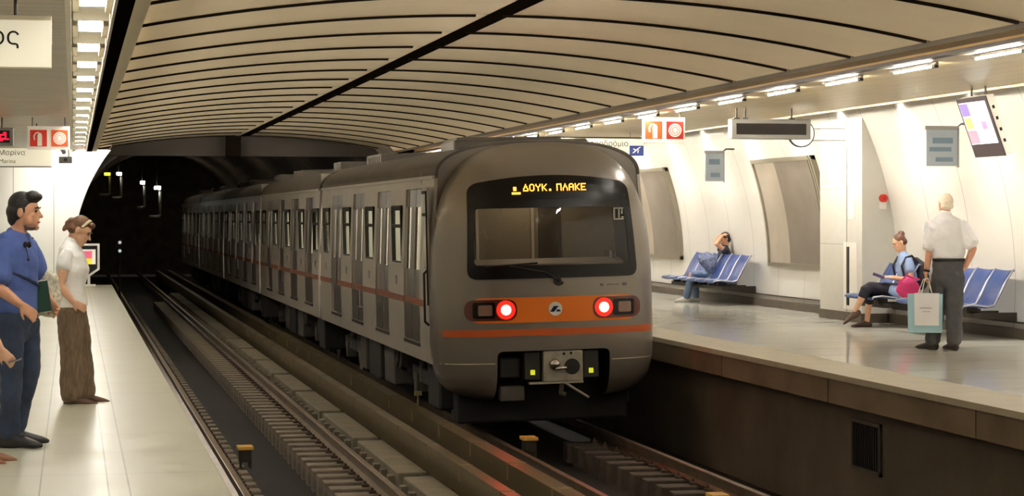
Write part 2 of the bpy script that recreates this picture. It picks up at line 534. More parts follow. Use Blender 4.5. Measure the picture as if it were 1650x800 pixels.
# tunnel lining
mb = MB()
ang = [PI * 1.16 - PI * 1.32 * i / 40 for i in range(41)]
ra = [mb.bm.verts.new((TCX + TR * math.cos(t) * 1.02, 50.5, TCZ + TR * math.sin(t))) for t in ang]
rb = [mb.bm.verts.new((TCX + TR * math.cos(t) * 1.02, 112, TCZ + TR * math.sin(t))) for t in ang]
for i in range(40): mb.bm.faces.new((ra[i], ra[i + 1], rb[i + 1], rb[i]))
mb.bm.faces.new(rb)
struct(mb.build('wall_tunnel', M_tunnel), 'sooty lining of the running tunnel', 'wall')

# ------------------------------------------------------------------ lamps
t = empty('ceiling_lamp', (.14, 15.97, 3.15), 'recessed white lamp in the row of lamps over the left platform', 'ceiling lamp', 'recessed lamps over the left platform')
MB().box(-.145, .145, -.58, .58, .095, .115).box(-.145, -.1, -.58, .58, .0, .115).box(.1, .145, -.58, .58, .0, .115).build('housing', M_trimlight, t)
MB().box(-.092, .092, -.42, .42, .04, .06).build('diffuser', M_lampL, t)
MB().box(-.14, .14, -1.16, -1.1, -.01, .1).build('baffle', M_trimlight, t)
k = 1
yy = 15.97 - 2.25 * 7
while yy < 49.5:
    if abs(yy - 15.97) > .1: copy_tree(t, loc=(.14, yy, 3.15))
    yy += 2.25
yy = .3  # unseen extra row, added to brighten the people on the platform
while yy < 49:
    copy_tree(t, loc=(-2.7, yy, 3.06), label='added unseen lamp over the back of the left platform, for brightness')['group'] = 'added unseen lamp row over the left platform'
    yy += 4.5
t = empty('tube_lamp', (8.28, 17.9, 3.068), 'slim white tube lamp under the vault edge of the right platform', 'tube lamp', 'tube lamps along the right vault edge')
MB().box(-.045, -.015, -.6, .6, .0, .03).build('housing', M_alu, t, bevel=.005)
MB().tube((-.03, -.5, -.012), (-.03, .5, -.012), .008, 10).build('tube', M_lampR, t)
MB().box(-.05, -.01, -.58, -.5, -.03, .0).build('tube_holder', M_darkmetal, t)
for k in range(-5, 18):
    if k: copy_tree(t, loc=(8.28, 17.9 + 2.0 * k, 3.068))
# wall washers hidden in the recess between soffit and wall
def lamp_light(name, kind, loc, energy, col, parent, rot=(0, 0, 0), **kw):
    d = bpy.data.lights.new(name, kind)
    d.energy = energy; d.color = col
    for k_, v in kw.items(): setattr(d, k_, v)
    o = bpy.data.objects.new(name, d); C.objects.link(o)
    o.location = loc; o.rotation_euler = rot
    if parent: o.parent = parent
    return o
yy = 28.1 - 2.4 * 11
t = None
while yy < 52.5:
    if t is None:
        t = empty('wall_washer', (11.13, yy, 3.5), 'small round wall washer lamp above the right wall', 'wall washer', 'wall washers above the right wall')
        MB().tube((0, 0, .0), (0, 0, .12), .07, 16).build('can', M_alu, t, smooth=False)
        MB().tube((0, 0, -.004), (0, 0, 0), .055, 16).build('lens', M_down, t)
        lamp_light('beam', 'SPOT', (0, 0, -.02), P_WASH, (1, .98, .94), t, rot=(0, math.radians(-14), 0), spot_size=math.radians(80), spot_blend=.9, shadow_soft_size=.05)
    else:
        copy_tree(t, loc=(11.13, yy, 3.5))
    yy += 2.4
# cove strips set back behind the vault's two edges
M_cove = emis('cove_strip', 'fff4e0', L_COVE)
o = MB().quad([(.325, 7, 3.14), (.325, Y1, 3.14), (.325, Y1, 3.165), (.325, 7, 3.165)]).box(.312, .324, 7, Y1, 3.135, 3.17).build('cove_lamp', M_cove, fix=False)
tag(o, 'cove light strip in the trough along the left edge of the vault', 'cove lamp')
o = MB().quad([(8.455, Y1, 3.14), (8.455, 7, 3.14), (8.455, 7, 3.17), (8.455, Y1, 3.17)]).box(8.456, 8.47, 7, Y1, 3.135, 3.175).build('cove_lamp', M_cove, fix=False)
tag(o, 'cove light strip in the trough along the right edge of the vault', 'cove lamp')
# end-wall spotlight
t = empty('spotlight', (-.25, 48.2, 3.12), 'small spotlight grazing the white end wall', 'spotlight')
MB().tube((0, 0, 0), (.05, .12, -.1), .05, 14).tube((0, 0, 0), (0, 0, .04), .015, 8).build('can', M_alu, t)
lamp_light('beam', 'SPOT', (.05, .14, -.12), 220, (1, .97, .9), t, rot=(math.radians(62), 0, math.radians(-6)), spot_size=math.radians(110), spot_blend=.7, shadow_soft_size=.05)

# ------------------------------------------------------------------ track
def rail(x, name_label):
    prof = [(-.07, -.15), (.07, -.15), (.07, -.138), (.012, -.118), (.012, -.05), (.036, -.036), (.036, -.004), (.028, 0), (-.028, 0), (-.036, -.004), (-.036, -.036), (-.012, -.05), (-.012, -.118), (-.07, -.138)]
    o = MB().prism(prof, 'y', 6, 110).build('rail', M_rail, loc=(x, 0, -1.15))
    return tag(o, name_label, 'rail', 'running rails')
rail(1.67, 'running rail closest to the left platform edge')
rail(3.17, 'running rail of the empty track beside the concrete trough slabs')
rail(5.1, "left running rail under the train, beside the third rail boards")
rail(6.65, "running rail closest to the right platform wall")

def sleeper(loc, label, group, xa, xb, mb_):
    t = empty('sleeper', loc, label, 'sleeper', group)
    for s_, x0, x1 in ((-1, xa - .22, xa + .27), (1, xb - .5, xb + .16)):
        MB().prism([(x0, -.4), (x1, -.4), (x1, 0), (x0, 0)], 'y', -.13, .13).build('block', mb_, t, bevel=.012)
        xc = xa if s_ < 0 else xb
        for q in (-1, 1):
            MB().box(xc + q * .115 - .035, xc + q * .115 + .035, -.05, .05, 0, .03).tube((xc + q * .115, 0, .02), (xc + q * .115, 0, .06), .014, 8).build('fastening', M_railfoot, t)
    return t
sl = sleeper((0, 18.0, -1.306), 'concrete block sleeper under the rails of the empty left track', 'sleepers of the empty track', 1.67, 3.17, M_block)
for k in range(1, 100): copy_tree(sl, loc=(0, 18.0 + .55 * k, -1.306))
sr = sleeper((0, 18.0, -1.306), 'concrete block sleeper in front of the train on the right track', 'sleepers of the occupied track', 5.1, 6.65, mat('shaded_concrete', '4a4036', .8, noise=.3, nscale=9))  # block concrete in a darker colour, standing for the train's shade
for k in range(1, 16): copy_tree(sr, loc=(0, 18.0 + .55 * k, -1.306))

# trough slabs between the empty track and the third rails
t = empty('trough_slab', (3.5, 19.9, -1.1), 'grey concrete trough cover slab beside the third rail board', 'concrete slab', 'trough cover slabs beside the third rail')
MB().box(-.17, .14, -1.62, 1.62, -.45, 0).build('slab', M_slab, t, bevel=.015)
m = MB()
for q in range(6): m.box(-.24, -.17, -1.4 + q * .54, -1.25 + q * .54, -.3, -.06)
m.build('lug', M_slab, t)
MB().box(.02, .16, 1.66, 1.9, -.45, -.02).build('bracket_foot', M_under, t)
for k in range(1, 16): copy_tree(t, loc=(3.5, 19.9 + 3.6 * k, -1.1))

# third rail cover boards
def third(x, wtop, hside, label):
    t = empty('third_rail_cover', (x, 0, -.9), label, 'third rail cover')
    MB().prism([(0, -hside), (.02, -hside), (.02, -.02), (wtop - .02, -.02), (wtop - .02, -hside * .6), (wtop, -hside * .6), (wtop, 0), (0, 0)], 'y', 8, 100).build('cover_board', M_cover, t)
    MB().box(.04, wtop - .04, 8, 100, -.26, -.12).build('conductor_rail', M_rail, t)
    m0 = None
    for k in range(17):
        yk = 14.6 + 2.03 * k + (x - 3.7) * .2
        if m0 is None:
            m0 = MB().box(-.008, wtop + .004, -.018, .018, -.004, .005).box(-.008, 0, -.018, .018, -.16, .005).build('strap', M_strap, t, loc=(0, yk, 0))
        else:
            o = m0.copy(); C.objects.link(o); o.location = (0, yk, 0)
    m = MB()
    for k in range(30): m.box(.0, wtop, 12 + 3 * k, 12.15 + 3 * k, -.65, -.28)
    m.build('bracket', M_under, t)
    return t
third(3.77, .13, .3, 'third rail cover board on the side of the empty track')
third(4.28, .18, .26, 'third rail cover board on the side of the train')

# small yellow topped track boxes
def trackbox(loc, label, rz=0):
    h = loc[2] + 1.3
    t = empty('track_box', loc, label, 'track box', None, rz)
    MB().box(-.09, .09, -.12, .12, -.04, 0).build('top_plate', M_yellowplate, t, bevel=.006)
    MB().box(-.07, .07, -.1, .1, -.16, -.04).build('body', M_darkmetal, t, bevel=.008)
    MB().box(.04, .07, -.1, -.07, -h, -.16).box(-.07, -.04, -.1, -.07, -h, -.16).box(.04, .07, .07, .1, -h, -.16).box(-.07, .07, -.1, .1, -.18, -.15).build('stand', M_darkmetal, t)
trackbox((1.93, 24.35, -1.05), 'yellow topped box on a stand beside the rail near the left platform')
trackbox((5.3, 24.5, -1.03), 'yellow topped box in front of the train beside the third rail boards')
trackbox((6.11, 19.6, -1.1), 'yellow topped box between the rails near the right platform wall')
trackbox((2.8, 19.8, -1.08), 'yellow topped box on sleepers of the empty track at the bottom edge')
t = empty('track_marker', (4.42, 27.3, -.9), 'tiny pale marker post on the third rail cover near the train', 'track marker')
MB().tube((0, 0, 0), (0, 0, .16), .012, 8).build('post', M_strap, t)
MB().box(-.05, .05, -.015, .015, .14, .2).build('plate', M_strap, t)
# drain niche grate in the wall under the right platform
t = empty('wall_niche_grate', (ER + .28, 19.95, -.72), 'dark rectangular grate in the wall under the right platform', 'grate')
MB().box(-.025, .0, -.4, .4, -.26, -.22).box(-.025, 0, -.4, .4, .22, .26).box(-.025, 0, -.4, -.36, -.26, .26).box(-.025, 0, .36, .4, -.26, .26).build('frame', M_undergrey, t)
m = MB().box(-.006, .0, -.36, .36, -.22, .22)
for k in range(12): m.box(-.016, -.004, -.33 + .06 * k - .008, -.33 + .06 * k + .008, -.22, .22)
m.build('bars', M_rubber, t)
# signal lamps far down the empty track
t = empty('track_signal', (1.35, 64.0, -1.3), 'tiny pair of white track signal lights far down the tunnel', 'signal')
MB().box(-.1, .1, -.06, .06, 1.7, 2.3).tube((0, 0, -.25), (0, 0, 1.7), .03, 8).build('case', M_darkmetal, t)
for q_ in (1.87, 2.12): MB().tube((.01, -.065, q_), (.01, -.06, q_), .05, 10).build('lens', emis('signal_white', 'e8f0ea', .5), t)

# hanging frames in the tunnel
def tunnel_frame(loc, h, wd, col, label, top=True):
    t = empty('tunnel_bracket_light', loc, label, 'tunnel light frame')
    hh = h / 2
    MB().path([(-wd, 0, hh), (-.06, 0, hh), (0, 0, hh - .12), (0, 0, -hh + .05), (-.05, 0, -hh), (-wd * 1.7, 0, -hh)], .045, 8).build('bracket', mat('frame_pale_steel', 'b8b8ac', .35), t, smooth=True)
    MB().box(-wd * .9, .02, -.05, .0, hh - .05, hh + .06).build('lamp', emis('frame_lamp_' + col, col, 45.0 if col != 'd8d020' else 8.0), t)
    crown = TCZ + math.sqrt(TR * TR - (loc[0] - TCX) ** 2) - loc[2]
    MB().tube((-wd * .5, .03, hh), (-wd * .5, .03, crown), .015, 6).build('hanger', M_darkmetal, t)
tunnel_frame((2.98, 75, 2.1), 1.0, .22, 'dfe6d8', 'white lit bracket hanging in the dark tunnel, nearest the train')
tunnel_frame((2.6, 80, 2.4), .92, .16, 'dfe0dc', 'dim lit bracket hanging in the dark tunnel, second from the train')
tunnel_frame((1.88, 86, 2.83), .95, .2, 'e6e2d4', 'white lit bracket hanging in the dark tunnel beside the yellow one')
tunnel_frame((1.5, 90, 2.95), .85, .25, 'd8d020', 'bracket with a yellow lamp deepest in the dark tunnel')

t = empty('tunnel_fill_lamp', (4.2, 57.0, 4.62), 'added unseen fill lamp on the crown of the tunnel behind the header', 'added fill lamp')  # hidden lamps added to lift the dark of the tunnel
MB().box(-.1, .1, -.4, .4, .06, .12).build('housing', M_darkmetal, t)
MB().tube((0, -.6, .04), (0, .6, .04), .03, 10).build('tube', emis('fill_tube', 'ffe9c8', 50), t)
for q_, nm in ((70.0, 'second'), (83.0, 'third'), (96.0, 'fourth'), (105.0, 'last')): copy_tree(t, loc=(4.2, q_, 4.62), label=nm + ' added unseen fill lamp along the tunnel crown')

# ------------------------------------------------------------------ train
# carriage frame: local x across (0 = centre), y along, z above the platform level
TX, TY, CANT = 5.79, 26.05, math.radians(-1.25)
BW = 1.40
def side_x(z):                      # half width of the carriage at height z
    if z < .4: return BW - .03 * max(0, (-z) / .3) ** 2 * 0
    return BW - .075 * ((z - .4) / 1.7) ** 1.5
def roof_pts(n=14):
    pts = []
    x0 = side_x(2.1)
    for i in range(n + 1):
        a = PI / 2 * i / n
        pts.append((x0 * math.cos(a) ** .75 if i < n else 0, 2.1 + .45 * math.sin(a) ** .8))
    return pts
ZB = -.24
ZL = [ZB, -.02, .2, .46, .55, .75, .98, 1.72, 1.76, 1.98, 2.1]
LEN = 12.15
def carriage(loc, label, first):
    t = empty('train_carriage', loc, label, 'train carriage', 'carriages of the metro train')
    t.rotation_euler = (0, CANT, 0)
    doors = [1.62, 4.36, 7.1, 9.84]
    wins = [2.99, 5.73, 8.47, 11.3] + ([] if first else [.5])
    DW, WW = .66, .42
    ys = sorted(set([0, LEN] + [d + s for d in doors for s in (-DW, DW)] + [q + s for q in wins for s in (-WW, WW)] + ([.08, .42] if first else [])))
    right = [(side_x(z), z) for z in ZL]
    roof = roof_pts()
    out = right + roof[1:] + [(-x, z) for x, z in roof[::-1][1:]] + [(-x, z) for x, z in right[::-1][1:]]
    m = MB()
    G = [[m.bm.verts.new((x, y, z)) for x, z in out] for y in ys]
    for j in range(len(ys) - 1):
        yc = (ys[j] + ys[j + 1]) / 2
        for i in range(len(out) - 1):
            xc = (out[i][0] + out[i + 1][0]) / 2; zc = (out[i][1] + out[i + 1][1]) / 2
            if xc < -1.2:
                if any(abs(yc - d) < DW for d in doors) and -.02 < zc < 1.98: continue
                if any(abs(yc - q) < WW for q in wins) and .98 < zc < 1.72: continue
            f = m.bm.faces.new((G[j][i], G[j][i + 1], G[j + 1][i + 1], G[j + 1][i]))
            f.material_index = 1 if zc > 2.11 else 0
    b = m.build('body', [M_side, M_roof], t)
    md = b.modifiers.new('sol', 'SOLIDIFY'); md.thickness = .035; md.offset = -1
    # gutter
    MB().box(-side_x(2.1) - .03, -side_x(2.1) + .02, 0, LEN, 2.09, 2.13).build('gutter', M_side, t)
    # ends, floor, interior lining
    MB().box(-1.34, 1.34, .0, LEN, -.24, -.06).build('floor_frame', M_under, t)
    MB().box(1.28, 1.3, .1, LEN - .1, -.04, 2.05).build('lining', M_int, t)
    MB().box(-1.25, 1.25, LEN - .04, LEN, -.06, 2.3).build('end_wall', M_int, t)
    if not first: MB().box(-1.3, 1.3, .0, .04, -.06, 2.4).build('end_wall', M_int, t)
    MB().box(-1.2, 1.2, 1.0 if first else .1, LEN - .05, 2.12, 2.15).build('saloon_ceiling', M_int, t)
    MB().box(-.75, -.55, 1.2, LEN - .3, 2.07, 2.1).box(.55, .75, 1.2, LEN - .3, 2.07, 2.1).build('saloon_lamp', M_intlight, t)
    # doors, two leaves each
    for d in doors:
        for s in (-1, 1):
            y0, y1 = (d - DW + .01, d - .012) if s < 0 else (d + .012, d + DW - .01)
            m = MB()
            wa, wb, za, zb = y0 + .17, y1 - .17, .92, 1.74
            def panel(ya, yb, z0, z1):
                m.quad([(-side_x(z0) + .035, ya, z0), (-side_x(z1) + .035, ya, z1), (-side_x(z1) + .035, yb, z1), (-side_x(z0) + .035, yb, z0)])
            for q0, q1 in ((-.02, .2), (.2, .46), (.46, .92)): panel(y0, y1, q0, q1)
            panel(y0, wa, za, zb); panel(wb, y1, za, zb); panel(y0, y1, zb, 1.98)
            lf = m.build('door', M_door, t)
            md = lf.modifiers.new('sol', 'SOLIDIFY'); md.thickness = .03
            m = MB().quad([(-side_x(za) + .045, wa, za), (-side_x(zb) + .045, wa, zb), (-side_x(zb) + .045, wb, zb), (-side_x(za) + .045, wb, za)])
            m.build('pane', M_winglass, lf)
        MB().box(-BW - .012, -BW + .03, d - DW, d + DW, -.07, -.025).build('sill', M_darkmetal, t)
    for q in wins:
        fr = MB()
        xo = side_x(1.35) + .012
        def bar(ya, yb, z0, z1):
            fr.box(-xo, -xo + .05, ya, yb, z0, z1)
        bar(q - WW - .03, q - WW + .05, .94, 1.76); bar(q + WW - .05, q + WW + .03, .94, 1.76)
        bar(q - WW, q + WW, .94, 1.0); bar(q - WW, q + WW, 1.7, 1.77); bar(q - WW, q + WW, 1.46, 1.51)
        f = fr.build('window_frame', M_rubber, t, bevel=.01)
        MB().quad([(-xo + .03, q - WW, .95), (-xo + .03, q - WW, 1.75), (-xo + .03, q + WW, 1.75), (-xo + .03, q + WW, .95)]).build('pane', M_winglass, f)
        MB().box(-side_x(.6) - .004, -side_x(.6) + .01, q - .07, q + .07, .68, .8).build('number_plate', M_alu, t)
    # orange line along the side
    m = MB()
    segs = [0.45 if first else 0.0] + [v for d in doors for v in (d - DW, d + DW)] + [LEN]
    for i in range(len(segs) - 1):
        off = .004 if i % 2 == 0 else -.033
        m.box(-side_x(.5) - off, -side_x(.5) - off + .008, segs[i], segs[i + 1], .46, .545)
    m.build('side_stripe', M_stripe, t)
    # underframe
    for yy, ln, wd_, col in ((.9, .9, 1.25, 0), (5.0, 1.0, 1.22, 1), (6.3, 1.3, 1.25, 0), (8.0, .7, 1.2, 1)):
        MB().box(-wd_, wd_, yy - ln / 2 + .02, yy + ln / 2, -.86, -.26).build('equipment_box', M_undergrey if col else M_under, t, bevel=.03)
    for yc in (2.6, 10.2):
        bg = MB().box(-1.05, -.85, yc - 1.3, yc + 1.3, -.72, -.5).box(.85, 1.05, yc - 1.3, yc + 1.3, -.72, -.5).box(-1.0, 1.0, yc - .15, yc + .15, -.7, -.4).build('bogie', M_under, t, bevel=.02)
        for s in (-.85, .85):
            m = MB()
            for x in (-.775, .775):
                m.tube((x - .06, yc + s, -.72), (x + .06, yc + s, -.72), .38, 28)
            m.tube((-.8, yc + s, -.72), (.8, yc + s, -.72), .07, 12).build('wheelset', M_undergrey, bg)
            for x in (-1.0, 1.0):
                MB().box(x - .08, x + .08, yc + s - .12, yc + s + .12, -.86, -.6).build('axle_box', M_undergrey, bg)
                MB().tube((x, yc + s * .6, -.7), (x, yc + s * .6, -.42), .07, 12).build('spring', M_undergrey, bg)
    m = MB()
    for k in range(5): m.path([(-1.18, 3.9 + k * .35, -.3), (-1.2, 4.0 + k * .35, -.55), (-1.1, 4.2 + k * .35, -.6)], .025, 6)
    m.build('pipework', M_undergrey, t)
    # coupling and gangway behind
    MB().box(-.75, .75, LEN, LEN + .36, .0, 2.1).build('gangway', M_rubber, t)
    MB().tube((0, LEN - .2, -.4), (0, LEN + .36, -.4), .1, 10).build('drawbar', M_under, t)
    # roof units
    for yy, ln in ((1.75, 1.1), (8.9, 1.7)):
        m = MB().box(-.72, .72, yy, yy + ln, 2.42, 2.66)
        for q in range(6): m.box(-.74, .74, yy + .1 + q * (ln - .2) / 6, yy + .16 + q * (ln - .2) / 6, 2.46, 2.62)
        m.build('roof_unit', M_roof, t, bevel=.02)
    return t
CZ = -1.15
def carr_loc(k): return (TX, TY + k * 12.53, 0)
c1 = carriage(carr_loc(0), 'front metro carriage with rounded silver cab, red tail lamps and orange band', True)
c2 = carriage(carr_loc(1), 'second metro carriage, coupled behind the one with the cab', False)
for k, nm in ((2, 'third metro carriage, half swallowed by the dark tunnel'), (3, 'fourth metro carriage, inside the dark tunnel'), (4, 'last metro carriage visible, deepest in the dark tunnel')):
    copy_tree(c2, loc=carr_loc(k), label=nm)
# put the cant pivot near rail level
for o in bpy.data.objects:
    if o.name.startswith('train_carriage'): o.location.x += .012

# ---- cab front of the first carriage
FD = .72                                     # depth of the cab nose
FZC, FT, FB = .42, 2.53 - .42, .42 + .70
FW = 1.415
def front_out(th, k=1.0):
    c_, s_ = math.cos(th), math.sin(th)
    p = 3.1 if s_ > 0 else 5.0
    hz = FT if s_ > 0 else FB
    r = (abs(c_) ** p + abs(s_) ** p) ** (-1 / p)
    return (FW * r * c_ * k, FZC + hz * r * s_ * k)
def fy(x, z):                                # nose surface: local y at (x, z)
    zz = z - FZC
    p = 3.1 if zz > 0 else 5.0
    hz = FT if zz > 0 else FB
    q = ((abs(x) / FW) ** p + (abs(zz) / hz) ** p) ** (1 / p)
    q = min(q, 1)
    return -FD * (1 - q ** 5) ** (1 / 3.0) * (1 - .0) - .0 + .10 * (x / FW) ** 2
m = MB()
NT = 96
BODY = [(side_x(z), z) for z in ZL] + roof_pts()[1:]
BODY = BODY + [(-x, z) for x, z in BODY[::-1][1:]]
ks = [.0, .2, .4, .55, .68, .78, .86, .91, .95, .975, .99, 1.0]
prev = None
for k in ks[::-1]:
    if k == 0:
        cv = m.bm.verts.new((0, fy(0, FZC), FZC))
        for i in range(NT): m.bm.faces.new((prev[i], prev[(i + 1) % NT], cv))
        break
    ring = []
    for i in range(NT):
        x, z = front_out(2 * PI * i / NT, k)
        yv = fy(x, z) if k < 1 else .10
        ring.append(m.bm.verts.new((x, yv, z)))
    if prev:
        for i in range(NT): m.bm.faces.new((prev[i], prev[(i + 1) % NT], ring[(i + 1) % NT], ring[i]))
    else:
        back = []
        for i, v in enumerate(ring):
            th_ = 2 * PI * i / NT
            if math.sin(th_) <= 0.02: back.append(m.bm.verts.new((v.co.x * .995, .14, v.co.z))); continue
            best = None
            for (xa, za), (xb, zb) in zip(BODY[:-1], BODY[1:]):
                dx, dz = v.co.x, v.co.z - FZC
                ex, ez = xb - xa, zb - za
                den = dx * ez - dz * ex
                if abs(den) < 1e-9: continue
                tt = (xa * ez - (za - FZC) * ex) / den
                uu = (xa * dz - (za - FZC) * dx) / den
                if tt > 0 and -1e-6 <= uu <= 1 + 1e-6: best = tt if best is None else max(best, tt)
            best = best or 1
            back.append(m.bm.verts.new((dx * best * 1.002 if best else v.co.x, .02, FZC + dz * best * 1.002)))
        for i in range(NT): m.bm.faces.new((back[i], back[(i + 1) % NT], ring[(i + 1) % NT], ring[i]))
        m.bm.faces.new(back)
    prev = ring
cab = m.build('cab_shell', [M_train, M_rubber], c1, smooth=True)
def rrect(pts, r, n=6):
    """rounded polygon outline"""
    out = []
    N = len(pts)
    for i in range(N):
        p0, p1, p2 = Vector(pts[i - 1]), Vector(pts[i]), Vector(pts[(i + 1) % N])
        a = (p0 - p1).normalized(); b = (p2 - p1).normalized()
        A, B = p1 + a * r, p1 + b * r
        for k in range(n + 1):
            u = k / n
            out.append(tuple(A * (1 - u) ** 2 + p1 * 2 * u * (1 - u) + B * u * u))
    return out
def cut(o, shape):
    md = o.modifiers.new('c', 'BOOLEAN'); md.operation = 'DIFFERENCE'; md.object = shape; md.solver = 'EXACT'
    bake(o)
    bpy.data.objects.remove(shape)
# coupler recess (open at the bottom) and windscreen opening
rec = rrect([(-.71, -1.0), (.71, -1.0), (.71, -.06), (-.71, -.06)], .08)
sh = MB().prism(rec, 'y', -1.2, -.02).build('cutter', M_rubber)
sh.parent = c1; sh.data.materials.clear(); sh.data.materials.append(M_train); sh.data.materials.append(M_rubber)
for p_ in sh.data.polygons: p_.material_index = 1
cut(cab, sh)
GL = [(-.97, 1.0), (1.0, .98), (.95, 1.7), (-.95, 1.7)]
sh = MB().prism(rrect(GL, .06), 'y', -1.4, .6).build('cutter', M_rubber)
sh.parent = c1; sh.data.materials.clear(); sh.data.materials.append(M_train); sh.data.materials.append(M_rubber)
for p_ in sh.data.polygons: p_.material_index = 1
cut(cab, sh)
for p_ in cab.data.polygons: p_.use_smooth = True
try:
    cab.data.set_sharp_from_angle(angle=math.radians(35))
except Exception: pass

def plate_on_front(name, outline, hole, m, parent, off=.006, th=.012, step=.06):
    """thin panel following the nose surface; outline and hole are (x,z) polygons"""
    mb_ = MB(); bm = mb_.bm
    def loop(o_):
        vs_ = [bm.verts.new((p[0], 0, p[1])) for p in o_]
        return vs_, [bm.edges.new((vs_[i], vs_[(i + 1) % len(vs_)])) for i in range(len(vs_))]
    v1, e1 = loop(outline)
    ed = list(e1)
    if hole: ed += loop(hole)[1]
    bmesh.ops.triangle_fill(bm, use_beauty=True, use_dissolve=False, edges=ed)
    for it in range(4):
        long = [e for e in bm.edges if e.calc_length() > step * 2]
        if not long: break
        bmesh.ops.subdivide_edges(bm, edges=long, cuts=1)
        bmesh.ops.triangulate(bm, faces=bm.faces[:])
    for v in bm.verts: v.co.y = fy(v.co.x, v.co.z) - off
    bmesh.ops.recalc_face_normals(bm, faces=bm.faces[:])
    if bm.faces and sum(f.normal.y for f in bm.faces) > 0: bmesh.ops.reverse_faces(bm, faces=bm.faces[:])
    o = mb_.build(name, m, parent, fix=False)
    md = o.modifiers.new('sol', 'SOLIDIFY'); md.thickness = th; md.offset = 1.0 if False else -1
    return o
def arc_top(pts_bottom, x0, x1, z0, zc, n=14):
    return
WT = []
for i in range(17):
    x = 1.02 - 2.04 * i / 16
    WT.append((x, 1.99 + .1 * (1 - (x / 1.02) ** 2)))
mask_pts = rrect([(-1.06, .83), (1.10, .83)] + [(1.045, 1.4)] + [WT[0]] , .09)[:7 * 2]
outline = rrect([(-1.06, .83), (1.11, .83), (1.02, 2.0), (-1.02, 2.0)], .13)
outline = [(x, z + (.1 * (1 - min(1, abs(x) / 1.0) ** 2) if z > 1.7 else 0)) for x, z in outline]
def densify(o_, n=12):
    r = []
    for i in range(len(o_)):
        a, b = o_[i], o_[(i + 1) % len(o_)]
        L = math.hypot(b[0] - a[0], b[1] - a[1]); k = max(1, int(L / .12))
        for j in range(k): r.append((a[0] + (b[0] - a[0]) * j / k, a[1] + (b[1] - a[1]) * j / k))
    return r
outline = densify(rrect([(-1.06, .83), (1.11, .83), (1.02, 2.0), (-1.02, 2.0)], .13))
outline = [(x, z + (.1 * (1 - min(1, abs(x) / 1.0) ** 2) if z > 1.8 else 0)) for x, z in outline]
ws = plate_on_front('windscreen_surround', outline, densify(rrect(GL, .06)), M_black, c1, off=.012)
gl = plate_on_front('windscreen', densify(rrect([(x * 1.01, z) for x, z in GL], .05)), None, M_shield, c1, off=.006, th=.002)
gl.modifiers.clear()
# destination display: blocks of orange dots
m = MB()
def led(x0, x1, z0, z1):
    n = max(1, round((x1 - x0) / .014)); k = max(1, round((z1 - z0) / .014))
    for i in range(n):
        for j in range(k):
            x = x0 + (i + .5) * (x1 - x0) / n; z = z0 + (j + .5) * (z1 - z0) / k
            m.box(x - .0055, x + .0055, fy(x, z) - .03, fy(x, z) - .026, z - .0055, z + .0055)
GLY = {'Δ': ['00100', '00100', '01010', '01010', '10001', '10001', '11111'], 'Ο': ['01110', '10001', '10001', '10001', '10001', '10001', '01110'],
       'Υ': ['10001', '10001', '01010', '00100', '00100', '00100', '00100'], 'Κ': ['10001', '10010', '10100', '11000', '10100', '10010', '10001'],
       '.': ['00000', '00000', '00000', '00000', '00000', '01100', '01100'], 'Π': ['11111', '10001', '10001', '10001', '10001', '10001', '10001'],
       'Λ': ['00100', '00100', '01010', '01010', '10001', '10001', '10001'], 'Α': ['01110', '10001', '10001', '11111', '10001', '10001', '10001'],
       'Ε': ['11111', '10000', '10000', '11110', '10000', '10000', '11111'], ' ': ['00000'] * 7}
x = -.34
for ch in 'ΔΟΥΚ. ΠΛΑΚΕ':
    for r_, rowb in enumerate(GLY[ch]):
        for c_, b_ in enumerate(rowb):
            if b_ == '1':
                xx, zz = x + c_ * .0125, 1.985 - r_ * .0125
                m.box(xx - .006, xx + .006, fy(xx, zz) - .030, fy(xx, zz) - .026, zz - .006, zz + .006)
    x += .078 if ch != ' ' else .03
led(-.47, -.43, 1.91, 1.96)
led(-.49, -.38, 1.865, 1.895)
m.build('destination_display', M_led, c1)
# orange band, stripes, badge, lamps
cap = lambda x0, x1, z0, z1: densify(rrect([(x0, z0), (x1, z0), (x1, z1), (x0, z1)], (z1 - z0) * .49, 10))
plate_on_front('orange_band', cap(-1.04, 1.08, .29, .6), None, M_orange, c1, off=.004, th=.008)
plate_on_front('orange_stripe', densify([(-1.38, .125), (1.38, .125), (1.38, .21), (-1.38, .21)]), None, M_orangedull, c1, off=.003, th=.006)
bd = plate_on_front('badge', [( .02 + .085 * math.cos(2 * PI * i / 28), .45 + .085 * math.sin(2 * PI * i / 28)) for i in range(28)], None, M_white, c1, off=.014, th=.008)
m = MB()
for j in range(3):
    m.prism([(-.05 + .012 * j, .415 + .0), (-.025 + .012 * j, .415), (.02 + .02 * j, .485), (-.005 + .02 * j, .485)], 'y', fy(0, .45) - .024, fy(0, .45) - .02)
m.prism([(.03, .415), (.085, .415), (.07, .44), (.03, .44)], 'y', fy(0, .45) - .024, fy(0, .45) - .02)
m.build('emblem', M_navy, bd)
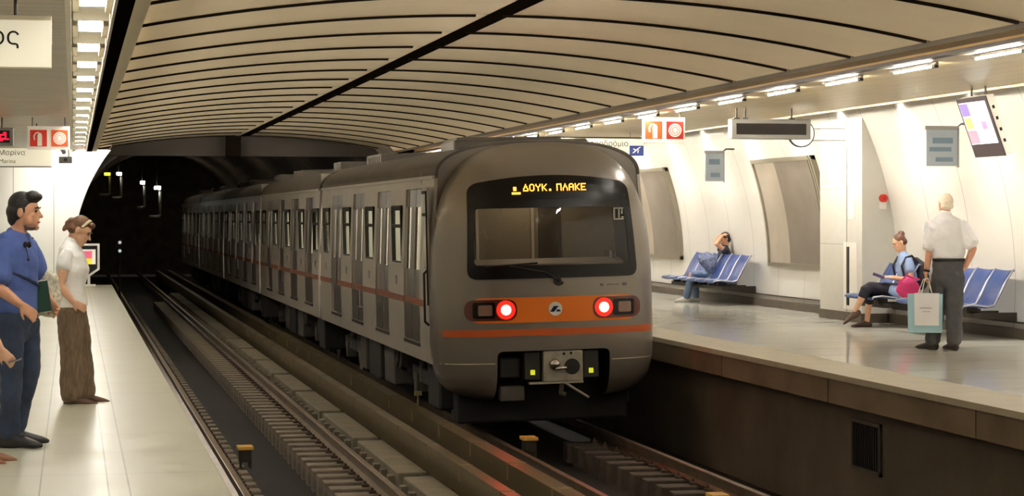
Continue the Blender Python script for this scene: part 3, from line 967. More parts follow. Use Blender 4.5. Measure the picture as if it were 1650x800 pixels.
for s in (-1, 1):
    xl = .62 * s + .02
    lensx = (xl, xl + .02)
    hs_ = plate_on_front('lamp_housing', cap(min(xl + s * .5, xl - s * .14), max(xl + s * .5, xl - s * .14), .32, .58), None, M_dimlens, c1, off=.012, th=.008)
    xa, xb = sorted((xl + s * .13, xl + s * .40))
    plate_on_front('clear_lamp', densify(rrect([(xa, .35), (xb, .35), (xb, .55), (xa, .55)], .03)), None, M_black, hs_, off=.02, th=.008)
    plate_on_front('clear_lens', densify(rrect([(xa + .06, .385), (xb - .04, .385), (xb - .04, .515), (xa + .06, .515)], .02)), None, mat('clear_lens', '8a6a5c', .2, coat=.5), hs_, off=.03, th=.008)
    circ = lambda r: [(xl + r * math.cos(2 * PI * i / 28), .452 + r * math.sin(2 * PI * i / 28)) for i in range(28)]
    plate_on_front('tail_lens', circ(.115), None, M_redlens, hs_, off=.02, th=.008)
    plate_on_front('tail_lamp', circ(.062), None, M_redcore, hs_, off=.03, th=.008)
# wiper
hub = (.07, fy(.07, .8) - .03, .80)
m = MB().path([hub, (-.1, fy(0, .9) - .05, .9), (-.55, fy(-.55, .98) - .04, .99)], .011, 8)
m.tube((-.85, fy(-.85, 1.0) - .035, .985), (-.2, fy(-.2, 1.0) - .035, 1.02), .012, 8)
m.build('wiper', M_rubber, c1)
m = MB()
for i in range(8):
    a0, a1 = PI * (1.9 - 1.5 * i / 8), PI * (1.9 - 1.5 * (i + 1) / 8)
    m.tube((.07 + .05 * math.cos(a0), hub[1], .79 + .04 * math.sin(a0)), (.07 + .05 * math.cos(a1), hub[1], .79 + .04 * math.sin(a1)), .013, 8)
m.ball(hub, (.03, .02, .03)).build('wiper_arm_hub', M_rubber, c1)
# little prints: fleet number in the windscreen corner, line of print below
m = MB()
yv = fy(.8, 1.62) - .012
for q in ((.80, .82, 1.55, 1.66), (.86, .88, 1.55, 1.66), (.80, .93, 1.53, 1.545), (.80, .93, 1.665, 1.68), (.9, .92, 1.6, 1.66), (.9, .93, 1.55, 1.57)):
    m.box(q[0], q[1], yv, yv + .004, q[2], q[3])
m.build('number_sticker', mat('sticker_grey', 'aaa79c', .5), c1)
for x0, x1, h in ((.60, .64, .03), (.69, .73, .014), (.74, .78, .014), (.80, .84, .014), (.90, .95, .035)):
    MB().box(x0, x1, fy(x0, .73) - .006, fy(x0, .73) + .01, .73 - h / 2, .73 + h / 2).build('front_print', mat('print_grey', '5f5a58', .5), c1)
m = MB().box(-1.40, -.78, fy(-1.1, -.2) - .0, fy(-1.1, -.2) + .006, -.212, -.208)
# seam lines of the lower skirt
sm = plate_on_front('skirt_seam', densify([(-1.36, -.213), (-.74, -.213), (-.74, -.203), (-1.36, -.203)]), None, M_trimlight, c1, off=.002, th=.003)
sm = plate_on_front('skirt_seam', densify([(.74, -.203), (1.36, -.203), (1.36, -.193), (.74, -.193)]), None, M_trimlight, c1, off=.002, th=.003)
# coupler group in the recess
cp = MB().box(-.14, .36, -.70, -.55, -.45, -.07).build('coupler', M_coup, c1, bevel=.012)
MB().tube((.22, -.712, -.27), (.22, -.69, -.27), .098, 24).build('coupler_cone', M_rubber, cp)
MB().ball((.0, -.71, -.24), (.075, .06, .075)).tube((.0, -.74, -.29), (.14, -.75, -.28), .025, 10).build('coupler_horn', M_chrome, cp, smooth=True)
MB().tube((.12, -.705, -.11), (.12, -.69, -.11), .018, 10).tube((.21, -.705, -.105), (.21, -.69, -.105), .018, 10).build('air_port', M_rubber, cp)
MB().box(-.32, .36, -.71, -.6, -.475, -.452).build('coupler_lip', M_coup, cp)
MB().tube((.12, -.68, -.46), (.42, -.72, -.66), .016, 8).build('release_lever', M_coup, cp)
MB().path([(.1, -.66, -.46), (.08, -.66, -.6), (.14, -.66, -.62)], .03, 8).build('air_hose', M_undergrey, cp)
MB().tube((.1, -.6, -.3), (.1, .3, -.35), .12, 14).build('coupler_shank', M_under, cp)
for x in (-.27, .47):
    bx_ = MB().box(x - .1, x + .1, -.66, -.5, -.42, -.08).build('electric_head', M_under, c1, bevel=.012)
    MB().box(x - .028 - .0, x + .028, -.672, -.66, -.36, -.30).build('yellow_lamp', M_yel, bx_)
MB().box(-.66, -.36, -.6, -.4, -.68, -.5).build('cable_box', M_undergrey, c1, bevel=.015)
MB().box(-.66, -.4, -.55, -.4, -.4, -.15).build('junction_box', M_under, c1, bevel=.02)
MB().box(-1.1, 1.1, .0, .35, -1.0, -.35).build('obstacle_beam', M_rubber, c1, bevel=.03)
# cab interior seen through the windscreen
MB().box(-1.33, 1.33, 1.0, 1.04, -.06, 2.2).build('cab_bulkhead', M_cabwall, c1)
m = MB()
for x in (-.62, .12): m.box(x - .018, x + .018, .95, 1.0, .9, 1.75)
m.build('cab_pole', M_cabpole, c1)
MB().box(.2, .5, .98, 1.0, .0, 1.72).build('cab_door', mat('cab_door', '4d463c', .6), c1)
MB().prism([(-.4, .6), (.2, .6), (.2, .95), (-.1, 1.06), (-.4, 1.0)], 'x', -1.2, 1.2).build('cab_desk', mat('cab_desk', '9c948a', .5), c1)
MB().box(-1.0, -.9, -.25, -.2, 1.05, 1.75).box(-.93, -.9, -.3, -.25, 1.2, 1.4).build('cab_pillar', mat('cab_pillar', '57514a', .6), c1)
MB().box(.86, .92, -.2, .1, 1.04, 1.14).build('cab_handle', M_chrome, c1)
lamp = MB().box(-.25, .25, .3, .6, 2.08, 2.11).build('cab_lamp', emis('cab_lamp', 'ffe9c8', 9), c1)
# cab side window strip
MB().box(-1.42, -1.385, .1, .4, -.03, 1.98).build('cab_door', M_side, c1, bevel=.01)
MB().box(-1.432, -1.418, .13, .36, .95, 1.9).build('cab_side_window', mat('cab_window_white', 'e6e3dc', .15, coat=.5), c1)
MB().box(-1.436, -1.42, .1, .4, 1.62, 1.66).box(-1.436, -1.42, .1, .13, .5, 1.94).box(-1.436, -1.42, .1, .4, 1.9, 1.94).build('window_frame', M_rubber, c1)
MB().path([(-1.43, .06, .95), (-1.48, .06, .9), (-1.48, .06, .3), (-1.43, .06, .25)], .015, 8).build('grab_rail', M_darkmetal, c1)
MB().box(-.9, .9, 1.0, 2.0, 2.44, 2.6).build('roof_unit', M_undergrey, c1, bevel=.03)

# ------------------------------------------------------------------ signs and fittings, left platform
def hang(t, xs_, y, z0, z1, r=.012, m=None):
    for x in xs_: MB().tube((x, y, z0), (x, y, z1), r, 8).build('hanger', m or M_darkmetal, t)
t = empty('station_sign', (-1.1, 15.3, 2.635), 'large white hanging station name sign ending in the letters os', 'sign')
MB().box(-.95, .95, -.02, .09, 0, .37).build('case', M_trimlight, t, bevel=.004)
MB().box(-.945, .945, -.026, -.02, .005, .335).build('face', M_signlit, t)
text('lettering', 'ος', .18, M_text, t, (.735, -.028, .16), align='RIGHT')
hang(t, (-.7, .7), .03, .36, .515)
def fire_sign(loc, label, c1_, c2_):
    t = empty('fire_sign', loc, label, 'sign', 'fire equipment signs')
    MB().box(-.325, .325, -.012, .02, 0, .37).build('plate', M_white, t, bevel=.004)
    MB().box(-.285, -.025, -.017, -.012, .05, .31).build('extinguisher_square', c1_, t)
    MB().box(.04, .30, -.017, -.012, .05, .31).build('hose_reel_square', c2_, t)
    m = MB().box(-.17, -.10, -.021, -.017, .06, .23).prism([(-.17, .23), (-.10, .23), (-.12, .265), (-.15, .265)], 'y', -.021, -.017)
    m.prism([(-.15, .262), (-.15, .28), (-.2, .27), (-.235, .215), (-.225, .15), (-.205, .15), (-.212, .21), (-.19, .255)], 'y', -.021, -.017)
    m.build('extinguisher_pictogram', M_pict, t)
    m = MB().tube((.17, -.021, .18), (.17, -.017, .18), .1, 28).build('hose_reel_pictogram', M_pict, t)
    m = MB()
    for r_ in (.045, .075):
        for i in range(24):
            a0, a1 = 2 * PI * i / 24, 2 * PI * (i + 1) / 24
            m.tube((.17 + r_ * math.cos(a0), -.022, .18 + r_ * math.sin(a0)), (.17 + r_ * math.cos(a1), -.022, .18 + r_ * math.sin(a1)), .004, 6)
    m.build('hose_lines', c2_, t)
    hang(t, (-.25, .25), .005, .36, 3.15 - loc[2], .008)
    return t
fire_sign((-.38, 34, 2.64), 'red and white fire equipment sign hanging over the left platform', M_red, M_redo)
fire_sign((8.52, 30, 2.68), 'red and white fire equipment sign hanging over the right platform', M_redo, M_redd)
t = empty('led_display', (-1.85, 34.2, 2.70), 'grey hanging display with red lit characters at the left edge', 'display')
MB().box(-.93, .93, -.03, .1, 0, .29).build('case', M_alu, t, bevel=.01)
MB().box(-.87, .87, -.034, -.03, .05, .245).build('screen', M_screenblack, t)
m = MB()
for q in range(9):
    for r_ in range(5):
        if (q * 3 + r_ * 5) % 7 in (0, 3): continue
        m.box(.58 + q * .027, .602 + q * .027, -.04, -.034, .075 + r_ * .03, .098 + r_ * .03)
m.box(.4, .86, -.04, -.034, .1, .115)
m.build('red_characters', emis('red_led', 'ff1838', 1.6), t)
hang(t, (.75, .4), .03, .29, 3.15 - 2.70, .015)
t = empty('direction_sign', (-1.4, 36.2, 2.43), 'pale hanging direction sign with two lines of print on the left', 'sign')
MB().box(-1.04, 1.04, -.02, .06, 0, .3).build('case', M_signlit, t, bevel=.004)
MB().box(-1.05, 1.05, -.025, .065, -.02, 0).build('lower_rail', M_alu, t)
text('lettering', 'Αγία Μαρίνα', .12, M_text, t, (.62, -.023, .185), align='RIGHT')
text('lettering', 'Agia Marina', .1, M_text, t, (.46, -.023, .05), align='RIGHT')
hang(t, (-.8, .8), .02, .29, 3.15 - 2.43, .01)
t = empty('security_camera', (-.14, 40.0, 2.58), 'small dark security camera box under the left soffit', 'security camera')
MB().box(-.12, .12, -.2, .2, 0, .12).build('case', mat('camera_grey', '5d5850', .5), t, bevel=.015)
MB().tube((0, -.2, .06), (0, -.23, .06), .035, 12).build('lens', M_rubber, t)
MB().tube((.06, 0, .12), (.06, 0, .57), .02, 8).build('stem', M_trimlight, t)
# driver monitor at the platform end
t = empty('platform_monitor', (.32, 49.2, 0), 'white framed driver monitor with a colourful picture at the left platform end', 'monitor')
fo = [(-.27, .97), (.27, .97), (.27, .38), (.02, .2), (-.27, .2)]
fi = [(-.22, .925), (.22, .925), (.22, .40), (.0, .25), (-.22, .25)]
m = MB()
n = 5
for i in range(n):
    a, b = fo[i], fo[(i + 1) % n]; c_, d = fi[i], fi[(i + 1) % n]
    m.prism([a, b, d, c_], 'y', -.1, .12)
m.build('frame', M_white, t)
MB().prism(fi, 'y', -.02, .1).build('screen_back', M_screenblack, t)
MB().box(-.2, .18, -.028, -.02, .5, .84).build('screen', emis('monitor_pale', 'd8cfc0', .6), t)
MB().box(-.2, .1, -.034, -.028, .63, .80).build('picture_pink', emis('monitor_pink', 'd9607c', .6), t)
MB().box(-.2, .1, -.034, -.028, .5, .63).build('picture_yellow', emis('monitor_yellow', 'cfc42c', .7), t)
MB().box(.0, .06, -.1, .1, 0, .21).build('post', M_white, t)
MB().box(-.12, .18, -.12, .12, 0, .04).build('foot', M_white, t)

# ------------------------------------------------------------------ signs and fittings, right platform
t = empty('airport_sign', (9.55, 38.0, 2.74), 'long pale direction sign to the airport with a blue aeroplane square', 'sign')
MB().box(-1.3, .85, -.02, .06, 0, .3).build('case', M_signwhite, t, bevel=.004)
MB().box(-1.32, .87, -.03, .07, .3, .325).build('top_rail', M_darkmetal, t)
text('lettering', 'Αεροδρόμιο', .15, M_text, t, (.56, -.024, .155), align='RIGHT')
MB().box(.58, .85, -.026, -.02, -.02, .17).build('aeroplane_square', M_blue, t)
m = MB().prism([(.63, .03), (.66, .03), (.78, .13), (.8, .15), (.77, .145), (.745, .13)], 'y', -.03, -.026)
m.prism([(.64, .11), (.665, .115), (.72, .085), (.70, .07)], 'y', -.03, -.026).prism([(.73, .03), (.745, .03), (.76, .095), (.735, .085)], 'y', -.03, -.026)
m.build('aeroplane', M_pict, t)
hang(t, (-1.0, .6), .02, .3, 3.15 - 2.74, .01)
t = empty('platform_display', (9.83, 29, 2.70), 'blank grey framed display hanging from the right soffit', 'display')
MB().box(-.60, .60, -.05, .12, 0, .29).build('case', M_alu, t, bevel=.012)
MB().box(-.525, .525, -.058, -.05, .065, .225).build('screen', M_screenblack, t)
for x in (-.5, -.37, .33): MB().tube((x, .03, .28), (x, .03, .45), .014, 8).box(x - .04, x + .04, 0, .07, .27, .31).build('hanger', M_darkmetal, t)
t = empty('platform_clock', (10.79, 30.4, 2.845), 'round white lit clock disc behind the blank display', 'clock')
MB().tube((0, -.03, 0), (0, .03, 0), .21, 40).build('rim', M_darkmetal, t)
MB().tube((0, -.036, 0), (0, .036, 0), .192, 40).build('face', emis('clock_face', 'f6f3ea', .7), t)
MB().tube((.18, 0, .08), (.75, 0, .08), .012, 8).tube((.18, 0, -.1), (.75, 0, -.1), .012, 8).build('bracket', M_alu, t)
t = empty('service_cabinet', (11.5, 29.7, 0), 'tall white service cabinet projecting from the right wall with a dark slot', 'cabinet')
m = MB().prism([(0, .14)] + [(wx(z) - 11.5, z) for z in [.14 + .14 * i for i in range(22)]], 'y', 0, 1.8)
m.build('body', M_cabw, t)
MB().box(-.015, .4, .0, 1.82, 0, .14).build('plinth', M_plinth, t)
sl_ = MB().box(-.012, .0, .62, .63, .14, 3.05).box(-.004, .0, .1, 1.8, 2.02, 2.035).box(-.004, .0, .66, 1.8, 1.16, 1.17)
sl_.build('panel_seam', mat('seam_grey', 'a9a69c', .6), t)
MB().box(-.022, .0, .5, .60, .24, 1.13).build('slot', M_rubber, t, bevel=.02)
MB().box(-.01, 0, .2, .75, .18, 1.2).build('slot_door', M_white, t, bevel=.004)
MB().box(-.012, 0, .3, .56, 1.55, 1.95).build('hatch', M_white, t, bevel=.004)
MB().box(-.012, 0, .78, 1.7, 2.1, 2.5).build('grille', mat('cab_grille', 'b8b2a4', .5), t)
t = empty('fire_alarm', (11.82, 29.69, 1.86), 'small red fire alarm button beside the white service cabinet', 'fire alarm', None, PI / 2)
MB().tube((0, 0, 0), (-.06, 0, 0), .06, 20).build('housing', M_red, t)
MB().tube((-.06, 0, 0), (-.075, 0, 0), .03, 16).build('button', M_redd, t)
MB().box(-.03, .03, -.05, .05, -.16, -.06).build('plate', M_white, t)

def poster(y0, y1, label, split):
    """framed panel following the curved wall"""
    t = empty('poster_frame', (0, (y0 + y1) / 2, 0), label, 'poster frame', 'poster frames on the right wall')
    hy = (y1 - y0) / 2
    zz = [.72 + (2.58 - .72) * i / 12 for i in range(13)]
    def strip(ya, yb, z0, z1, off, m, name, th=.03):
        q = MB()
        zl = [z0 + (z1 - z0) * i / 12 for i in range(13)]
        A = [[q.bm.verts.new((wx(z) - o_, yy, z)) for z in zl] for yy, o_ in ((ya, off), (yb, off), (yb, off - th), (ya, off - th))]
        for i in range(12):
            for a in range(4):
                q.bm.faces.new((A[a][i], A[(a + 1) % 4][i], A[(a + 1) % 4][i + 1], A[a][i + 1]))
        q.bm.faces.new([A[a][0] for a in range(4)]); q.bm.faces.new([A[a][12] for a in range(4)])
        return q.build(name, m, t)
    strip(hy * (1 - 2 * split), hy - .06, .78, 2.52, .03, M_poster, 'panel')
    strip(-hy + .06, hy * (1 - 2 * split), .78, 2.52, .04, M_posterd, 'panel')
    for k in range(3): strip(-hy + .0 + k * .13, -hy + .05 + k * .13, .72, 2.58, .09 - .012 * k, M_frame, 'side_rail', .09)
    strip(hy - .06, hy, .72, 2.58, .07, M_frame, 'side_rail', .07)
    strip(-hy, hy, .72, .79, .07, M_frame, 'bottom_rail', .07)
    strip(-hy, hy, 2.51, 2.58, .07, M_frame, 'top_rail', .07)
    return t
poster(32.35, 35.5, 'grey poster frame on the right wall beside the white cabinet', .36)
poster(40.95, 44.4, 'grey poster frame on the right wall half hidden by the train', .4)

def info_plate(loc, w_, h_, label, lines):
    t = empty('info_plate', loc, label, 'info plate', 'grey plates projecting from the right wall')
    MB().box(-w_ / 2, w_ / 2, -.012, .012, 0, h_).build('plate', M_plate, t, bevel=.004)
    for z, x0, x1, hh in lines: MB().box(x0 * w_, x1 * w_, -.016, -.012, z * h_, (z + hh) * h_).build('print', M_platetext, t)
    MB().box(-w_ / 2 - .015, w_ / 2 + .015, -.02, .02, h_, h_ + .05).box(w_ / 2, w_ / 2 + .02, -.02, .02, -.02, h_ + .03).build('frame', M_alu, t)
    MB().path([(w_ / 2, 0, h_ + .04), (w_ / 2 + .05, 0, h_ + .08), (wx(loc[2] + h_) - loc[0] + .05, 0, h_ + .08)], .015, 8).build('bracket', M_darkmetal, t)
info_plate((11.25, 36.3, 2.22), .34, .5, 'smaller grey plate projecting from the right wall beyond the clock', ((.6, -.3, .3, .2), (.15, -.2, .3, .15)))
info_plate((11.0, 25.6, 2.24), .43, .47, 'larger grey blue plate projecting from the right wall behind the old man', ((.62, -.3, .35, .16), (.4, -.4, .3, .12), (.12, -.2, .35, .12)))

t = empty('tv_screen', (10.84, 23.75, 2.32), 'bright portrait video screen tilted from the right soffit', 'screen')
TM = Matrix.Rotation(math.radians(-20), 4, 'Y')
def tb(x0, x1, y0, y1, z0, z1): return MB().box(x0, x1, y0, y1, z0, z1, M=TM)
tb(0, .1, -.42, .42, 0, .74).build('case', M_white, t, bevel=.01)
tb(-.012, .0, -.43, .43, -.01, .75).build('bezel', mat('bezel_dark', '3c3438', .3), t, bevel=.004)
tb(-.016, -.012, -.36, .38, .16, .69).build('screen', emis('screen_white', 'e4ecf4', 1.0), t)
tb(-.019, -.016, .14, .37, .52, .68).build('picture_violet', emis('screen_violet', '6a5aa8', .8), t)
tb(-.019, -.016, .16, .36, .36, .5).build('picture_green', emis('screen_green', 'b8c860', .8), t)
tb(-.019, -.016, .12, .38, .17, .34).build('picture_brown', emis('screen_brown', 'a8788a', .7), t)
tb(-.019, -.016, -.3, -.1, .50, .62).build('picture_cyan', emis('screen_cyan', 'a0d4dc', .9), t)
tb(-.019, -.016, -.22, -.08, .34, .44).build('picture_plum', emis('screen_plum', '8a6a90', .8), t)
tb(-.019, -.016, -.3, .05, .22, .26).build('picture_caption', emis('screen_grey', 'b8c4d0', .8), t)
for k in range(4): MB().box(.03, .06, -.424, -.42, .15 + .14 * k, .19 + .14 * k, M=TM).build('vent', M_rubber, t)
for q_ in (.2, -.2): MB().tube((-.16, q_, .7), (-.16, q_, .83), .014, 8).build('hanger', M_darkmetal, t)

# ------------------------------------------------------------------ seats
def seat_row(y0, n, label):
    t = empty('seat_row', (11.35, y0, 0), label, 'seat row', 'blue seat rows on the right platform')
    P = .56
    for k in range(n):
        yc = P * (k + .5)
        prof = [(-.24, .41), (-.23, .44), (-.1, .455), (.12, .43), (.2, .45), (.26, .55), (.36, .75), (.46, .9), (.485, .9)]
        m = MB()
        A = []
        for (x, z) in prof:
            A.append([m.bm.verts.new((x + (.015 if abs(s) < 1 else 0), yc + s * .265, z - (.012 if abs(s) < 1 else 0))) for s in (-1, -.5, 0, .5, 1)])
        for i in range(len(A) - 1):
            for j in range(4): m.bm.faces.new((A[i][j], A[i][j + 1], A[i + 1][j + 1], A[i + 1][j]))
        o = m.build('seat', M_seat, t, smooth=True)
        md = o.modifiers.new('sol', 'SOLIDIFY'); md.thickness = .02
        for s in (-.272, .272):
            MB().path([(x, yc + s, z) for x, z in prof], .011, 6).build('edge_rail', M_seatframe, o)
        MB().box(-.08, .08, yc - .06, yc + .06, .34, .42).build('bracket', M_darkmetal, t, bevel=.01)
    MB().box(-.06, .06, .05, P * n - .05, .28, .35).build('beam', M_darkmetal, t, bevel=.01)
    for k in range(n):
        yy = P * (k + .5)
        MB().prism([(-.03, .3), (.2, .26), (.64, .22), (.64, .34), (-.03, .34)], 'y', yy - .015, yy + .015).build('wall_bracket', M_darkmetal, t, bevel=.006)
    MB().path([(.0, .03, .43), (-.16, .03, .66), (.28, .03, .66)], .014, 8).build('armrest', M_darkmetal, t) if False else None
    return t
seat_row(25.2, 4, 'row of four blue seats on the right wall behind the old man')
seat_row(28.28, 2, 'pair of blue seats on which the woman with the bun sits')
seat_row(35.9, 6, 'distant row of blue seats beyond the poster frame beside the train')

# ------------------------------------------------------------------ people
SKIN = mat('skin_tan', 'd29a78', .55, noise=.05, nscale=20)
SKIN_F = mat('skin_fair', 'd9a888', .55, noise=.05, nscale=20)
SKIN_O = mat('skin_ruddy', 'd49c80', .55, noise=.06, nscale=20)
EYE = mat('eye_dark', '20150f', .2)
LIP = mat('lip', 'a8604e', .5)

def V(p): return Vector(p)
def hand(m, wr, d, nrm, side_sign=1, S=1.0, curl=.35, r0=1.0):
    d = V(d).normalized(); nrm = V(nrm); nrm = (nrm - d * nrm.dot(d)).normalized()
    t = d.cross(nrm).normalized() * side_sign
    wr = V(wr)
    m.loft([wr - d * .015, wr + d * .03 * S, wr + d * .085 * S], [(.026 * S, .019 * S), (.036 * S, .015 * S), (.041 * S, .013 * S)], t, 12)
    for i, (o, L) in enumerate(((-.031, .068), (-.0105, .078), (.0105, .073), (.031, .058))):
        p = wr + d * .082 * S + t * o * S
        dd = d + t * o * 1.2
        pts = [p - dd * .012]
        ang = curl * (.7 + .12 * i)
        cur = dd.normalized()
        for j, f in enumerate((.45, .32, .23)):
            rotm = Matrix.Rotation(ang * (1 if j else .6), 3, t)
            c1v = rotm @ cur
            if (c1v - cur).dot(nrm) < 0: c1v = Matrix.Rotation(-ang * (1 if j else .6), 3, t) @ cur
            cur = c1v.normalized()
            p = p + cur * L * f * S
            pts.append(p.copy())
        m.loft(pts, [.0095 * S, .009 * S, .0085 * S, .007 * S], t, 8)
    th = wr + d * .025 * S - t * .03 * S
    td = (d * .75 - t * .62 + nrm * .3).normalized()
    m.loft([th, th + td * .035 * S, th + (td + d * .35 + nrm * .25).normalized() * .068 * S], [.0125 * S, .0105 * S, .0085 * S], nrm, 8)

def ellip(m, c, fr, r, off):
    f, u, rt = fr
    M3 = Matrix((rt, f, u)).transposed()
    m.ball(V(c) + rt * off[0] + f * off[1] + u * off[2], r, 18, 12, M3)

class Fig:
    def __init__(s, root, S=1.0, skin=SKIN, voxel=.0075):
        s.root, s.S, s.skin, s.vx = root, S, skin, voxel
        s.body = MB()
    def head(s, c, face, up=(0, 0, 1), female=False, k=1.0):
        f = V(face).normalized(); u = V(up); u = (u - f * u.dot(f)).normalized(); rt = f.cross(u)
        fr = (f, u, rt); s.fr = fr; s.hc = V(c); q = s.hk = k
        E_ = lambda r, o: ellip(s.body, c, fr, [a * q for a in r], [a * q for a in o])
        E_((.074, .093, .098), (0, -.006, .022))
        E_((.060, .070, .072), (0, .026, -.045))
        E_((.050, .055, .045), (0, .030, -.075))
        E_((.026, .022, .020), (0, .074, -.101))
        E_((.047, .014, .012), (0, .079, .027))
        E_((.020, .018, .016), (.036, .062, -.022)); E_((.020, .018, .016), (-.036, .062, -.022))
        E_((.024, .012, .0075), (0, .086, -.062)); E_((.020, .011, .007), (0, .084, -.073))
        for sx in (-1, 1): E_((.009, .02, .032), (sx * .077, -.012, -.008))
        P = lambda o: V(c) + (rt * o[0] + f * o[1] + u * o[2]) * q
        s.body.loft([P((0, .084, .02)), P((0, .098, -.008)), P((0, .112, -.030))], [.008 * q, .0095 * q, .0125 * q], rt, 10)
        s.P = P
    def face_parts(s, brow_mat):
        f, u, rt = s.fr; q = s.hk
        for sx in (-1, 1):
            m = MB(); ellip(m, s.hc, s.fr, [.011 * q, .007 * q, .007 * q], [sx * .031 * q, .081 * q, .006 * q])
            m.build('eye', EYE, s.root, smooth=True)
            m = MB(); m.loft([s.P((sx * .013, .094, .026)), s.P((sx * .032, .092, .031)), s.P((sx * .05, .078, .025))], [.004 * q, .005 * q, .003 * q], u, 8)
            m.build('eyebrow', brow_mat, s.root, smooth=True)
        m = MB(); m.loft([s.P((-.021, .090, -.067)), s.P((0, .098, -.066)), s.P((.021, .090, -.067))], [.004 * q, .006 * q, .004 * q], u, 8)
        m.build('mouth', LIP, s.root, smooth=True)
    def torso(s, secs, side, neck):
        """secs: (point, half width, half depth) from the crotch up; neck: (base, radius)"""
        s.secs, s.side = secs, V(side)
        s.body.loft([p for p, a, b in secs], [(a, b) for p, a, b in secs], side, 20)
        nb = V(secs[-1][0]); hd = s.hc - s.fr[0] * .02 - s.fr[1] * .05
        s.body.loft([nb + (nb - hd) * .2, nb, nb.lerp(hd, .5), hd], [(.07 * s.S, .065 * s.S), (.058 * s.S, .058 * s.S), (.053 * s.S, .055 * s.S), (.054 * s.S, .058 * s.S)], side, 14)
    def limb_arm(s, sh, el, wr, hd, nrm, sgn=1, curl=.4, k=1.0):
        S = s.S * k
        sh, el, wr = V(sh), V(el), V(wr)
        s.body.loft([sh, sh.lerp(el, .35), sh.lerp(el, .8), el, el.lerp(wr, .25), el.lerp(wr, .7), wr], [.052 * S, .049 * S, .041 * S, .040 * S, .042 * S, .033 * S, (.029 * S, .024 * S)], nrm, 14)
        hand(s.body, wr, hd, nrm, sgn, .98 * s.S, curl)
        return (sh, el, wr)
    def limb_leg(s, hip, kn, an, toe, foot=True):
        S = s.S
        hip, kn, an = V(hip), V(kn), V(an)
        toe = V(toe).normalized()
        s.body.loft([hip, hip.lerp(kn, .4), hip.lerp(kn, .85), kn, kn.lerp(an, .3), kn.lerp(an, .75), an], [.085 * S, .078 * S, .058 * S, .056 * S, .058 * S, .042 * S, .038 * S], toe, 16)
        if foot:
            dn = V((0, 0, -1)); dn = (dn - toe * dn.dot(toe)).normalized()
            sd = toe.cross(dn)
            h = an + dn * .055 * S - toe * .04 * S
            s.body.loft([h, an + dn * .03 * S + toe * .04 * S, an + dn * .052 * S + toe * .12 * S, an + dn * .062 * S + toe * .19 * S], [(.032 * S, .03 * S), (.037 * S, .042 * S), (.042 * S, .024 * S), (.036 * S, .013 * S)], sd, 14)
        return (hip, kn, an, toe)
    def finish(s):
        return s.body.build('body', s.skin, s.root, voxel=s.vx, sm_it=3)
    # clothing
    def shirt(s, name, m_, i0, arms, frac, grow=.016, sleeve=.062, flare=1.12, top=1, hem=None, vx=.009):
        q = MB()
        sec = s.secs[i0:len(s.secs) - (0 if top else 1)]
        pts = [V(p) for p, a, b in sec]; rad = [(a + grow, b + grow) for p, a, b in sec]
        rad[-1] = (max(rad[-1][0] - grow * .4, .05), max(rad[-1][1] - grow * .4, .05))
        if hem: pts.insert(0, V(hem[0])); rad.insert(0, (hem[1], hem[2]))
        q.loft(pts, rad, s.side, 22)
        for sh, el, wr in arms:
            if frac <= 1:
                e = sh.lerp(el, frac)
                q.loft([sh, sh.lerp(e, .4), e], [sleeve * s.S * .88, sleeve * s.S * 1.0, sleeve * s.S * flare], (0, 1, 0), 16)
        return q.build(name, m_, s.root, voxel=vx, sm_it=4, fold=.026)
    def trousers(s, name, m_, legs, waist, widths, side, frac=1.0, vx=.009):
        """waist: list of (p,a,b) rings from top to crotch; widths: radii thigh, knee, hem"""
        q = MB()
        q.loft([p for p, a, b in waist], [(a, b) for p, a, b in waist], side, 20)
        for hip, kn, an, toe in legs:
            e = kn.lerp(an, frac)
            q.loft([hip, hip.lerp(kn, .45), kn.lerp(hip, .08), kn.lerp(e, .4), e], [widths[0], widths[0] * .5 + widths[1] * .5, widths[1], widths[1] * .5 + widths[2] * .5, widths[2]], toe, 16)
        return q.build(name, m_, s.root, voxel=vx, sm_it=4, fold=.026)
    def shoe(s, m_, leg, name='shoe', h=.05, sole=None):
        hip, kn, an, toe = leg
        S = s.S
        dn = V((0, 0, -1)); dn = (dn - toe * dn.dot(toe)).normalized()
        sd = toe.cross(dn)
        q = MB()
        q.loft([an + dn * .045 * S - toe * .055 * S, an + dn * (.03) * S + toe * .01, an + dn * .04 * S + toe * .10 * S, an + dn * .055 * S + toe * .19 * S, an + dn * .062 * S + toe * .235 * S],
               [(.036 * S, .045 * S), (.045 * S, .06 * S), (.05 * S, .04 * S), (.046 * S, .027 * S), (.025 * S, .015 * S)], sd, 16)
        o = q.build(name, m_, s.root, voxel=.008, sm_it=3)
        return o

# ---- man in the blue shirt (left platform). local x = image right, y = away, z = up
HAIRD = mat('hair_black', '1d1512', .5, noise=.3, nscale=60, bump=.4, bscale=90)
t = empty('person', (-.33, 14.9, 0), 'smiling dark-haired man in blue shirt and jeans standing on the left platform', 'person', None, 0)
f = Fig(t, 1.02, SKIN, .0065)
f.head((.005, 0, 1.615), (.97, -.24, -.02), k=1.05)
f.torso([((-.05, .02, .84), .15, .10), ((-.05, .02, .95), .165, .115), ((-.05, .02, 1.08), .15, .105), ((-.06, .02, 1.25), .175, .118), ((-.06, .03, 1.36), .18, .11), ((-.06, .03, 1.42), .15, .085), ((-.045, .02, 1.475), .07, .065)], (.46, .89, 0), None)
a1 = f.limb_arm((-.14, -.13, 1.385), (-.165, -.2, 1.10), (-.015, -.265, .985), (.75, .05, -.62), (-.3, .9, -.2), 1, .5)
a2 = f.limb_arm((.03, .19, 1.385), (.10, .25, 1.12), (.17, .14, 1.0), (.5, -.3, -.7), (-.5, -.5, 0), -1, .9)
